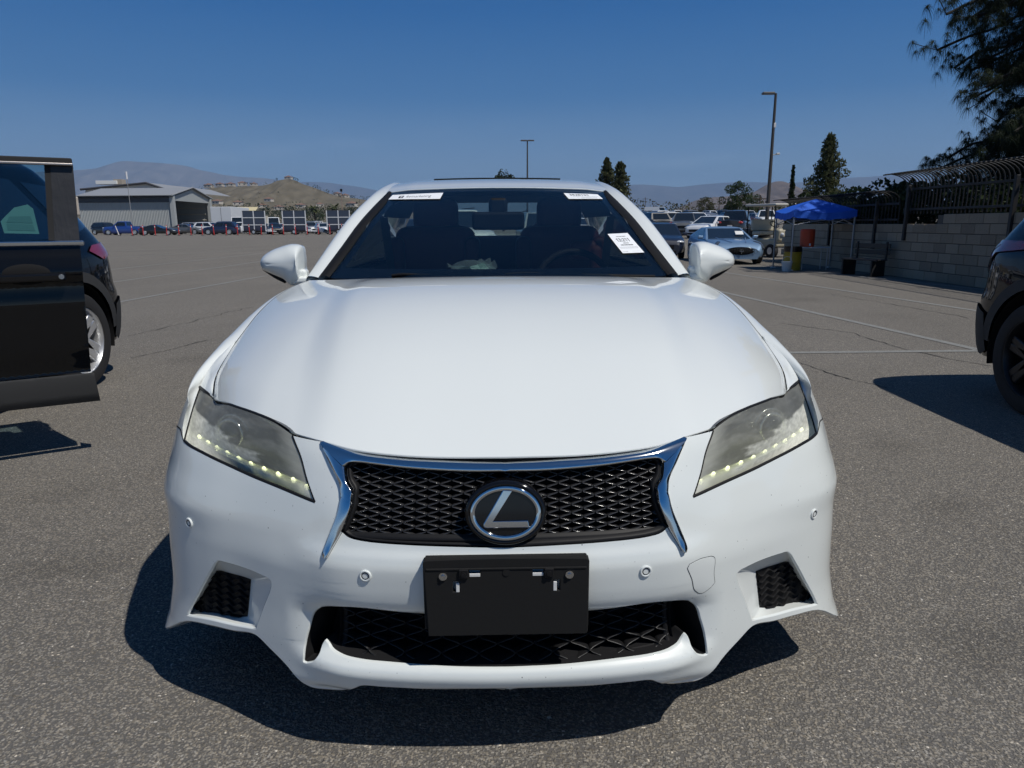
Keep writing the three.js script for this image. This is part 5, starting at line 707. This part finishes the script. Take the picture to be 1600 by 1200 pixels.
// ---------------- block wall, fence, canopy and trees on the right ----------------
{
  const wx = 8.5, z0 = -5, z1 = -21.2, ys = [0];                       // face of the wall
  const wallT = thing('block_wall', 'long grey concrete block wall running away from us along the right side', 'wall');
  const blockM = [0, 1, 2, 3].map((k) => mat([.45, .4, .48, .37][k], [.37, .33, .4, .3][k], [.28, .245, .3, .225][k], .95, { bumpMap: asphaltBump, bumpScale: .006 })); const mortar = mat(.1, .09, .08, .95);
  const bl = .41, bh = .19, gap = .012, bg = box(.16, bh - gap, bl - gap, 0, 0, 0, .008), topRows = (z) => z > -7.8 ? 8 : z > -13.2 ? 7 : 6; let n = 0; const rest = [];
  for (let r = 0; r < 8; r++) for (let k = 0; k * bl < -z1 - 5; k++) { const z = z0 - k * bl - (r & 1) * bl / 2; if (r >= topRows(z)) continue; if (z < -18.9) { rest.push([r, z]); continue; } if (z > -9.2) { rest.push([r, z]); continue; } const m = part('block', bg, blockM[Math.floor(rnd() * 4)], wallT); m.position.set(wx + .08 + rr(-.004, .004), r * bh + bh / 2, z); if (++n > 299) break; }
  part('block_course', rest.map(([r, z]) => bg.clone().translate(wx + .08, r * bh + bh / 2, z)), blockM[0], wallT, 'stuff');
  part('mortar', [box(.13, 1.5, 2.8, wx + .085, .75, -6.4, .004), box(.13, 1.31, 5.4, wx + .085, .655, -10.5, .004), box(.13, 1.12, 8, wx + .085, .56, -17.2, .004)], mortar, wallT);
  struct('bank', grid(6, 40, (u, v) => [wx + .18 + u * 14, lerp(1.08, 1.4, u), lerp(-5, -21.2, v)], false), mat(.05, .045, .03, .95));
  // fence of dark bars whose tops curl towards the lot
  const iron = mat(.012, .012, .013, .55);
  const run = (label, za, zb, yb, h, step, posts, curl) => {
    const f = thing('curved_top_fence', label, 'fence', [wx + .08, 0, 0]); const pts = [[0, yb, 0], [0, yb + h * .62, 0], [-.03 * curl, yb + h * .8, 0], [-.16 * curl, yb + h * .93, 0], [-.36 * curl, yb + h, 0], [-.55 * curl, yb + h * .98, 0]], gg = new THREE.TubeGeometry(new THREE.CatmullRomCurve3(pts.map(V)), 14, .0125, 5);
    for (let z = za; z > zb; z -= step) { const b = part('fence_bar', gg, iron, f); b.position.z = z; }
    for (const y of [yb + .1, yb + h * .62]) part('rail', box(.04, .045, za - zb, 0, y, (za + zb) / 2, .006), iron, f); part('top_rail', box(.03, .03, za - zb, -.5 * curl, yb + h * .99, (za + zb) / 2, .005), iron, f);
    for (const z of posts) part('fence_post', [box(.07, h * .72 + .55, .07, -.1, yb + h * .36 - .28, z, .008)], iron, f);
  };
  run('dark fence with curled bar tops on the near part of the block wall', -5.2, -14.6, 1.34, .84, .125, [-6.2, -8.7, -11.0, -14.3], 1);
  run('lower far stretch of curled dark fence behind the blue canopy', -14.8, -21.2, 1.13, .72, .15, [-15.6, -18, -20.5], 1);
  // hedge behind the fence
  const hed = (name, label, list, m, lw, per) => { const im = foliage(name, scene, list, per, leafGeo(lw, lw * 2.3), m); im.name = numbered(name); tag(im, label, null, null, 'stuff'); };
  const A = [], B = [];
  for (let i = 0; i < 34; i++) A.push([wx + rr(.35, 1.6), rr(1.2, 1.72), rr(-14.9, -21.5), rr(.3, .5)]);
  for (let i = 0; i < 40; i++) { const z = rr(-4.5, -13); B.push([wx + rr(1.2, 4.2), rr(1.25, 1.85), z, rr(.28, .5)]); }
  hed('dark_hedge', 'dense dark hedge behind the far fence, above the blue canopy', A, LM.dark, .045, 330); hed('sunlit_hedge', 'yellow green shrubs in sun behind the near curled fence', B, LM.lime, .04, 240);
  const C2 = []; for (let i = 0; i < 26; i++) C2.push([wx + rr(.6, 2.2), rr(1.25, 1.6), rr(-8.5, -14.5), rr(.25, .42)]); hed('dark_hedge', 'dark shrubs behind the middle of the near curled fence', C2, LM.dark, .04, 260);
  // big dark pine hanging over the fence
  {
    const base = [12.35, 0, -14.5], t = thing('long_needle_pine', 'big dark long-needled pine hanging into the top right corner', 'tree', base); const limbs = [tube([[0, 0, 0], [.1, 3, 0], [-.1, 6, .1], [.1, 10, 0]], .22, 8)], tufts = [];
    for (let k = 0; k < 120; k++) { const y = 2.2 + k * .04 + rr(-.2, .2), a = k * 2.4 + rr(-.3, .3), L = rr(1.7, 3.1) * (y > 6.5 ? .8 : 1) * (y > 3.75 && y < 4.25 ? .6 : 1), dir = [Math.cos(a), Math.sin(a)]; const q = []; for (let i = 0; i <= 6; i++) { const s = i / 6; q.push([dir[0] * L * s + .12 * Math.sin(i * 2 + k), y + .5 * s - .95 * s * s + .05 * Math.sin(i * 3 + k), dir[1] * L * s + .12 * Math.cos(i * 2.3 + k)]); } limbs.push(tube(q, .03, 5)); for (let i = 1; i <= 6; i++) for (let m = 0; m < 11; m++) { const o = [rr(-.4, .4), rr(-.16, .26), rr(-.4, .4)]; tufts.push([q[i][0] + o[0], q[i][1] + o[1], q[i][2] + o[2]]); if (m < 2) limbs.push(bar(q[i], [q[i][0] + o[0], q[i][1] + o[1], q[i][2] + o[2]], .01, 4)); } }
    part('trunk', limbs, mat(.02, .016, .013, .95), t);
    for (let k = 0; k < 1500; k++) { const a = rr(0, 6.28), r = 2.35 * Math.sqrt(rnd()), y = rr(1.7, 6.4); if (y > 3.75 && y < 4.25 && r > 1.1) continue; tufts.push([Math.cos(a) * r, y, Math.sin(a) * r]); }
    const ndl = []; for (let k = 0; k < 46; k++) { const a = k * 2.4, up = rr(-.1, 1.15), L = rr(.17, .27), pos = [], idx = []; for (let i = 0; i <= 3; i++) { const s = i / 3, x = Math.cos(a) * L * .75 * Math.cos(up * .9) * s * (1 - .25 * s), z = Math.sin(a) * L * .75 * Math.cos(up * .9) * s * (1 - .25 * s), y = L * (Math.sin(up) * s - .95 * s * s), w = .0035 * (1 - s * .7); pos.push(x - Math.sin(a) * w, y, z + Math.cos(a) * w, x + Math.sin(a) * w, y, z - Math.cos(a) * w); if (i < 3) idx.push(i * 2, i * 2 + 1, i * 2 + 2, i * 2 + 1, i * 2 + 3, i * 2 + 2); } ndl.push(geo(pos, idx)); }
    ndl.push(new THREE.ConeGeometry(.013, .07, 5).translate(0, .03, 0));
    const im = new THREE.InstancedMesh(merge(ndl), LM.pine, tufts.length), mm = new THREE.Matrix4(), qq = new THREE.Quaternion(), e = new THREE.Euler(); tufts.forEach((p, i) => { e.set(rr(-.35, .35), rr(0, 6.28), rr(-.35, .35)); qq.setFromEuler(e); const s = rr(.95, 1.6); mm.compose(V(p), qq, new THREE.Vector3(s, s, s)); im.setMatrixAt(i, mm); const li = rr(.7, 1.3); im.setColorAt(i, C(li, li, li * .9)); }); im.name = 'crown'; im.castShadow = im.receiveShadow = true; im.userData.kind = 'stuff'; t.add(im);
  }
  tree('conifer_tree', 'dark pointed conifer rising behind the blue canopy, right of the tall light pole', [[[14.57, 1.1]][0][0], 1.35 - 34], 5.0, 1.35, 'cone', LM.conifer, null, 110, leafGeo(.035, .12));
  tree('cypress_tree', 'slim dark cypress between the tall light pole and the conifer', [[[22.92, 1.06]][0][0], 1.35 - 60], 5.6, .62, 'column', LM.dark, null, 130);
  tree('conifer_tree', 'left of two spiky trees right above the saloon roof', [[[9.72, 1.13]][0][0], 1.35 - 75], 7.6, 1.9, 'cone', LM.conifer, null, 42, leafGeo(.1, .26)); tree('conifer_tree', 'right of two spiky trees right above the saloon roof', [[[10.8, 1.12]][0][0], 1.35 - 73], 7.0, 1.8, 'cone', LM.conifer, null, 42, leafGeo(.1, .26));
  tree('small_tree', 'tree top just showing over the middle of the saloon roof', [[[-1.23, 1.19]][0][0], 1.35 - 120], 9.6, 2.0, 'round', LM.dark, null, 90); 
  tree('round_tree', 'round dark green tree standing alone above the crowded cars', [[[52.22, 0.91]][0][0], 1.35 - 170], 10.2, 3.3, 'round', LM.green, null, 220); tree('round_tree', 'pale olive tree left of the round dark green one', [[[56.01, 0.89]][0][0], 1.35 - 210], 8.4, 3.2, 'round', LM.olive, null, 160); tree('round_tree', 'small green tree right of the round dark one, by the light pole', [[[50.03, 0.92]][0][0], 1.35 - 150], 6.4, 2.4, 'round', LM.green, null, 160);
  // blue canopy with its furniture
  {
    const c = [7.72, 0, -17.2], hw = 1.0, t = thing('canopy_tent', 'bright blue pop-up canopy standing against the block wall', 'canopy', c, 0), fab = mat(.012, .11, .6, .7), leg = mat(.42, .43, .45, .4, { metalness: .7 }); const yE = 1.47, yA = 1.76;
    t.scale.set(.78, 1, .62); const side = (a) => grid(10, 8, (u, v) => { const x = (u * 2 - 1) * hw * (1 - v), z = hw * (1 - v), y = lerp(yE, yA, v ** .92) - .07 * Math.sin(Math.PI * u) * (1 - v) * (v < .95 ? 1 : 0); const ca = Math.cos(a), sa = Math.sin(a); return [x * ca + z * sa, y, -x * sa + z * ca]; });
    part('roof', [0, 1, 2, 3].map((k) => side(k * Math.PI / 2)), fab, t); part('valance', [0, 1, 2, 3].map((k) => grid(24, 2, (u, v) => { const x = (u * 2 - 1) * hw, z = hw + .012 * Math.sin(u * 40) * v, y = yE - .07 * Math.sin(Math.PI * u) - v * .16 - .01 * Math.sin(u * 25); const a = k * Math.PI / 2, ca = Math.cos(a), sa = Math.sin(a); return [x * ca + z * sa, y, -x * sa + z * ca]; }, true)), fab, t);
    for (const [x, z] of [[-1, 1], [1, 1], [-1, -1], [1, -1]]) { part('leg', box(.045, yE, .045, x * (hw - .04), yE / 2, z * (hw - .04), .006), leg, t); part('foot', box(.14, .03, .14, x * (hw - .04), .016, z * (hw - .04), .006), mat(.6, .6, .6, .5), t); } for (const [a, b] of [[[-1, 1], [1, 1]], [[-1, -1], [1, -1]], [[-1, -1], [-1, 1]], [[1, -1], [1, 1]]]) part('truss', [bar([a[0] * (hw - .05), yE - .1, a[1] * (hw - .05)], [b[0] * (hw - .05), yE - .35, b[1] * (hw - .05)], .012), bar([a[0] * (hw - .05), yE - .35, a[1] * (hw - .05)], [b[0] * (hw - .05), yE - .1, b[1] * (hw - .05)], .012)], leg, t);
    const tb = thing('folding_table', 'pale folding table under the blue canopy', 'table', [7.65, 0, -17.0]); part('tabletop', box(.7, .03, .45, 0, .56, 0, .01), mat(.45, .47, .5, .6), tb); for (const [x, z] of [[-.31, .18], [.31, .18], [-.31, -.18], [.31, -.18]]) part('leg', cyl(.014, .014, .55, x, .275, z, 8), leg, tb);
    const co = thing('drink_cooler', 'round orange drink cooler with white lid on the folding table', 'cooler', [7.5, .575, -17.0]); part('tank', cyl(.17, .18, .38, 0, .19, 0, 24), mat(.5, .055, .015, .5), co); part('lid', cyl(.18, .165, .06, 0, .41, 0, 24), mat(.5, .06, .02, .5), co); part('tap', box(.03, .06, .05, 0, .06, .19, .01), mat(.7, .7, .7, .5), co);
    const ba = thing('waste_drum', 'yellow drum lined with a black bag under the blue canopy', 'drum', [7.12, 0, -16.9]); part('drum', [cyl(.21, .21, .55, 0, .27, 0, 28), new THREE.TorusGeometry(.212, .012, 6, 28).rotateX(Math.PI / 2).translate(0, .2, 0), new THREE.TorusGeometry(.212, .012, 6, 28).rotateX(Math.PI / 2).translate(0, .42, 0)], mat(.42, .27, .012, .5), ba); part('bin_bag', cyl(.222, .225, .14, 0, .53, 0, 28), M.gloss, ba);
    const be = thing('bench', 'dark slatted bench against the block wall right of the canopy', 'bench', [7.95, 0, -14.9], -1.2); for (let k = 0; k < 3; k++) part('seat_slat', box(.95, .03, .11, 0, .36, -.14 + k * .13, .008), mat(.06, .05, .045, .8), be); for (let k = 0; k < 2; k++) part('back_slat', box(.95, .1, .03, 0, .52 + k * .14, -.24, .008), mat(.07, .06, .05, .8), be); for (const s of [-.4, .4]) part('bench_frame', [box(.04, .36, .4, s, .18, 0, .008), box(.04, .4, .04, s, .55, -.22, .008)], iron, be);
    const sg = thing('cone_weight', 'white bucket weight at the front left foot of the canopy', 'weight', [6.82, 0, -16.45]); part('bucket', cyl(.1, .13, .24, 0, .12, 0, 20), mat(.6, .6, .58, .6), sg); part('handle', new THREE.TorusGeometry(.12, .006, 6, 20, Math.PI).translate(0, .24, 0), leg, sg);
  }
  // utility cart beside the canopy
  {
    const o = thing('utility_cart', 'cream utility cart with flat roof left of the blue canopy', 'cart', [9.15, 0, -24.5], .35), cream = mat(.42, .38, .28, .5), s = 1.0; o.scale.setScalar(s);
    part('body', [box(1.1, .3, 1.1, 0, .5, .55, .08), box(1.1, .22, 1.2, 0, .55, -.7, .05)], cream, o); part('front_cowl', box(1.05, .45, .35, 0, .75, 1.0, .1), cream, o); part('roof', box(1.2, .07, 1.6, 0, 1.78, .2, .03), mat(.55, .53, .48, .6), o); for (const [x, z] of [[-.52, .92], [.52, .92], [-.52, -.5], [.52, -.5]]) part('roof_post', cyl(.02, .02, 1.1, x, 1.22, z, 8), M.trim, o); part('seat', [box(1.0, .14, .45, 0, .82, -.05, .05), box(1.0, .4, .1, 0, 1.1, -.3, .04)], mat(.5, .46, .36, .7), o); part('steering_wheel', new THREE.TorusGeometry(.16, .015, 8, 24).rotateX(-.9).translate(-.25, 1.12, .6), M.trim, o); for (const [x, z] of [[-.5, .85], [.5, .85], [-.5, -.85], [.5, -.85]]) { const w = part('wheel', cyl(.23, .23, .18, x, .23, z, 20, [0, 0, Math.PI / 2]), M.rubber, o); part('rim', cyl(.12, .12, .19, x, .23, z, 16, [0, 0, Math.PI / 2]), M.alloy, w); } for (const x of [-.38, .38]) part('headlight', new THREE.SphereGeometry(.07, 12, 8).translate(x, .78, 1.17), M.lampW, o); part('cargo_box', box(1.0, .3, .9, 0, .82, -.85, .03), mat(.12, .11, .1, .8), o);
  }
}
// ---------------- the two black off-roaders at the edges ----------------
{
  const pl = new THREE.CatmullRomCurve3([[-.2, -2.3], [0, -2.3], [.35, -2.285], [.62, -2.23], [.78, -2.13], [.865, -1.98], [.905, -1.75], [.92, -1.3], [.92, 0], [.92, 1.25], [.9, 1.7], [.82, 2.05], [.6, 2.24], [.3, 2.3], [0, 2.31]].map(([x, z]) => V([x, 0, z])), false, 'centripetal'); pl.arcLengthDivisions = 800;
  const LL = pl.getLength(), tab = []; for (let i = 0; i <= 1200; i++) { const u = i / 1200, p = pl.getPointAt(u), t = pl.getTangentAt(u), l = Math.hypot(t.x, t.z); tab.push([p.x, p.z, t.z / l * 1, -t.x / l]); }
  let i0 = 0; while (tab[i0][0] < 0) i0++; const s00 = i0 / 1200 * LL;
  const P2 = (s) => { const k = clamp((Math.abs(s) + s00) / LL * 1200, 0, 1199.9), i = Math.floor(k), f = k - i, a = tab[i], b = tab[i + 1], g = s < 0 ? -1 : 1; return [g * lerp(a[0], b[0], f), lerp(a[1], b[1], f), g * lerp(a[2], b[2], f), lerp(a[3], b[3], f)]; };
  const sd = curve1([[.2, -.05], [.3, -.015], [.45, .004], [.62, .012], [.8, .004], [.95, -.012], [1.04, -.045], [1.08, -.065], [1.35, -.23], [1.58, -.4], [1.66, -.53]]), rear = curve1([[.25, -.06], [.36, .0], [.55, .03], [.66, .02], [.74, -.02], [.95, -.03], [1.04, -.08], [1.3, -.32], [1.58, -.58], [1.66, -.66]]), front = curve1([[.25, -.05], [.5, .0], [.8, -.05], [.95, -.25], [1.05, -.9], [1.3, -1.35], [1.6, -1.85], [1.66, -2.0]]);
  const o2 = (s, y) => { s = Math.abs(s); const r = 1 - smooth(.35, 1.25, s), f = smooth(3.6, 5.0, s); return rear(y) * r + sd(y) * (1 - r - f) + front(y) * f; };
  const S2 = (s, y, o = 0) => { const [x, z, nx, nz] = P2(s), d = o2(s, y) + o; return [x + nx * d, y, z + nz * d]; };
  const s2At = (z) => { let s = 0; while (s < 6 && P2(s)[1] < z) s += .004; return s; };
  const zR = -1.42, zF = 1.27, R = .355, ar = .43, clad = mat(.045, .046, .047, .7, { specularIntensity: .4, bumpMap: M.plastic.bumpMap, bumpScale: .0005 }), blackP = new THREE.MeshPhysicalMaterial({ color: C(.002, .0023, .003), roughness: .5, clearcoat: .8, clearcoatRoughness: .02, specularIntensity: .08 }), glassD = mat(.008, .012, .017, .03, { clearcoat: 1, clearcoatRoughness: .01 });
  const arc = (zc, r, a0, a1, n) => Array.from({ length: n + 1 }, (_, i) => { const a = lerp(a0, a1, i / n); return [s2At(zc + r * Math.cos(a)), R + r * Math.sin(a)]; });
  const fwd = (pts) => pts;
  function suv(o, rimM, spokes) {
    const sE = s2At(2.2) + .1;
    const half = [[0, .3], [1.0, .28], ...arc(zR, ar, Math.PI + .15, -.15, 22), ...arc(zF, ar, Math.PI + .15, -.15, 22), [sE, .3], [5.9, .3], [5.9, 1.64], [0, 1.64]].map((p) => p);
    for (const m of [1, -1]) {
      const f = (g) => (m > 0 ? g : mir(g));
      part('body', f(skin(half, [], S2, .09, 0, true)), blackP, o);
      part('cladding', f(merge([skin([[s2At(zR + .44), .3], [s2At(zF - .44), .3], [s2At(zF - .44), .43], [s2At(zR + .44), .43]], [], S2, .1, .008, true), skin([...arc(zR, ar, Math.PI - .1, .05, 20), ...arc(zR, ar + .075, .05, Math.PI - .1, 20)], [], S2, .05, .012, true), skin([...arc(zF, ar, Math.PI, .05, 20), ...arc(zF, ar + .075, .05, Math.PI, 20)], [], S2, .05, .012, true), skin([[0, .3], [1.0, .29], [s2At(zR - .46), .33], [s2At(zR - .5), .58], [.9, .62], [0, .62]], [], S2, .06, .014, true)])), clad, o);
      part('side_window', f(skin([[s2At(-.62), 1.08], [s2At(.45), 1.07], [s2At(.4), 1.5], [s2At(-.62), 1.53]], [], S2, .08, .004, true)), glassD, o); part('side_window', f(skin([[s2At(-1.5), 1.1], [s2At(-.7), 1.08], [s2At(-.7), 1.53], [s2At(-1.35), 1.5]], [], S2, .08, .004, true)), glassD, o); part('quarter_window', f(skin([[s2At(-2.0), 1.2], [s2At(-1.58), 1.11], [s2At(-1.45), 1.49], [s2At(-1.8), 1.47]], [], S2, .08, .004, true)), glassD, o);
      const w = part('wheel_house', f(grid(16, 2, (u, v) => { const a = lerp(-.25, Math.PI + .25, u); return [lerp(.9, .5, v), R + ar * 1.0 * Math.sin(a), zR + ar * Math.cos(a)]; })), M.void, o); part('wheel_house', w.geometry.clone().translate(0, 0, zF - zR), M.void, o);
      for (const z of [zR, zF]) wheelParts(o, R, .23, .245, spokes, rimM, m * .815, z, m, M.rubber, 'wheel');
    }
    part('rear_window', skin([[-.5, 1.1], [.5, 1.1], [.42, 1.48], [-.42, 1.48]], [], S2, .08, .004, true), glassD, o);
    part('roof', grid(20, 40, (u, v) => { const s = lerp(.0, 5.2, v), A = S2(s, 1.635), x = u * 2 - 1; return [x * Math.abs(A[0]), 1.635 + .035 * (1 - x * x), A[2]]; }), blackP, o); part('underbody', box(1.5, .2, 4.1, 0, .36, 0, .04), M.void, o);
  }
  // left: driver's door swung open towards us
  const L = thing('black_off_roader', 'black off-roader at the left edge with its front door swung wide open', 'car', [-4.07, 0, -2.42], 0); suv(L, M.alloy, { n: 5, w: .075, twin: .17, a0: .35 });
  for (const m of [1, -1]) { const tl = skin([[.62, 1.0], [.8, .99], [1.12, .93], [1.3, 1.0], [1.22, 1.04], [.95, 1.06], [.66, 1.055]], [], S2, .04, .012, true); part('tail_light', m > 0 ? tl : mir(tl), mat(.22, .006, .01, .08, { clearcoat: 1 }), L); }
  {
    const d = new THREE.Group(); d.name = 'front_door'; d.userData.label = 'front door swung open towards the camera'; L.add(d); d.position.set(1.0, 0, .76); d.rotation.y = .57; // local +x: hinge to trailing edge, +z: outside
    const wv = curve1([[.28, -.03], [.34, 0], [.44, .012], [.46, .006], [.6, .012], [.8, .012], [.9, .004], [.955, .02], [1.02, .006], [1.075, -.012], [1.12, -.02], [1.5, -.06]]), Ld = 1.07, tr = (y) => Ld + .045 * (y - .45), back = (y) => Ld - .0 + (y < .44 ? .02 : 0) - (y > 1.1 ? (y - 1.1) * .06 : 0);
    const P = (u, y, o = 0) => [u, y, wv(y) + o + .03 * Math.sin(Math.PI * clamp(u / Ld)) * 0], ply = (a, o, ml = .06) => skin(a, [], (u, y, q) => P(u, y, q), ml, o);
    part('door_skin', [ply([[0, .452], [Ld, .452], [tr(1.085), 1.085], [0, 1.085]], 0, .03), grid(2, 30, (u, v) => { const y = lerp(.452, 1.085, v), p = P(tr(y), y); return [p[0] - .004 * u, y, p[2] - .09 * u]; })], blackP, d);
    part('sill_cladding', [ply([[-.02, .3], [Ld + .025, .29], [Ld + .012, .448], [0, .448]], .012, .03), grid(2, 6, (u, v) => { const y = lerp(.29, .448, v), p = P(Ld + .025 - .013 * v, y, .012); return [p[0], y, p[2] - .08 * u]; })], clad, d);
    part('belt_trim', [box(Ld + .05, .024, .018, Ld / 2 + .022, 1.1, wv(1.09) + .008, .006)], M.chrome, d);
    const rail = (y0, y1) => 0;
    part('window_frame', [box(Ld + .05, .035, .05, Ld / 2 + .02, 1.49, wv(1.49) - .01, .008), ply([[tr(1.1) - .13, 1.115], [tr(1.1) - .1, 1.115], [tr(1.47) - .09, 1.475], [tr(1.47) - .12, 1.475]], .006)], M.rubber, d); part('roof_trim', box(Ld + .05, .012, .02, Ld / 2 + .02, 1.476, wv(1.476) + .024, .004), mat(.5, .45, .42, .3, { metalness: .8 }), d);
    part('pillar_panel', [ply([[tr(1.1) - .105, 1.115], [tr(1.1), 1.115], [tr(1.47), 1.475], [tr(1.47) - .095, 1.475]], .008), grid(1, 8, (u, v) => { const y = lerp(1.115, 1.475, v), p = P(tr(y), y, .008); return [p[0], y, p[2] - .08 * u]; })], new THREE.MeshPhysicalMaterial({ color: C(.014, .014, .016), roughness: .55, bumpMap: grime, bumpScale: .003, clearcoat: .3 }), d);
    part('latch', box(.015, .09, .04, tr(1.28) + .004, 1.28, wv(1.28) - .05, .004), mat(.5, .45, .4, .5), d);
    part('window_pane', ply([[0, 1.1], [tr(1.1) - .11, 1.1], [tr(1.47) - .1, 1.475], [0, 1.475]], -.006, .1), new THREE.MeshPhysicalMaterial({ color: C(.35, .5, .55), transmission: 1, roughness: 0, thickness: 0, ior: 1.52 }), d);
    const hd = part('handle_cup', new THREE.SphereGeometry(1, 24, 12).scale(.105, .05, .02).translate(.86, .955, wv(.95) - .006), M.void, d); part('door_handle', [box(.27, .042, .026, .88, .94, wv(.94) + .042, .012), box(.04, .04, .04, 1.0, .94, wv(.94) + .02, .012), box(.04, .035, .04, .76, .94, wv(.94) + .02, .012)], M.gloss, d); part('lock', cyl(.012, .012, .006, 1.0, .942, wv(.94) + .058, 16, [Math.PI / 2, 0, 0]), M.dullChrome, d);
    const st = part('window_sticker', ply([[.795, 1.15], [.935, 1.145], [.925, 1.265], [.905, 1.285], [.85, 1.27], [.81, 1.23], [.788, 1.205]], -.009, .1), mat(.42, .62, .5, .8), d); st.userData.label = 'pale green paper seen through the door window'; part('sticker_print', [ply([[.81, 1.165], [.92, 1.16], [.915, 1.19], [.81, 1.195]], -.0075, .1), ply([[.81, 1.2], [.915, 1.197], [.91, 1.23], [.825, 1.228]], -.0075, .1)], mat(.3, .46, .38, .8), st);
    part('inner_trim', ply([[.02, .47], [Ld - .02, .47], [Ld - .02, 1.08], [.02, 1.08]].slice().reverse(), -.09, .1), M.trim, d);
  }
  // right: seen from its rear corner
  const Rr = thing('black_off_roader', 'black off-roader cut off by the right edge of the photo', 'car', [4.09, 0, -1.5], 0); suv(Rr, mat(.03, .03, .032, .35, { metalness: .6 }), { n: 6, w: .06, twin: .12, a0: .2 });
  for (const m of [1, -1]) { const tl = merge([skin([[.7, .84], [.8, .83], [1.0, .98], [1.45, 1.02], [1.4, 1.06], [.7, 1.06]], [], S2, .04, .012, true)]); part('tail_light', m > 0 ? tl : mir(tl), mat(.2, .008, .012, .1, { clearcoat: 1 }), Rr); const gl = skin([[.8, .93], [1.0, 1.035], [.8, 1.04]], [], S2, .04, .015, true); part('tail_light_inset', m > 0 ? gl : mir(gl), mat(.05, .004, .006, .2, { clearcoat: 1 }), Rr); }
}

renderer.render(scene, camera);
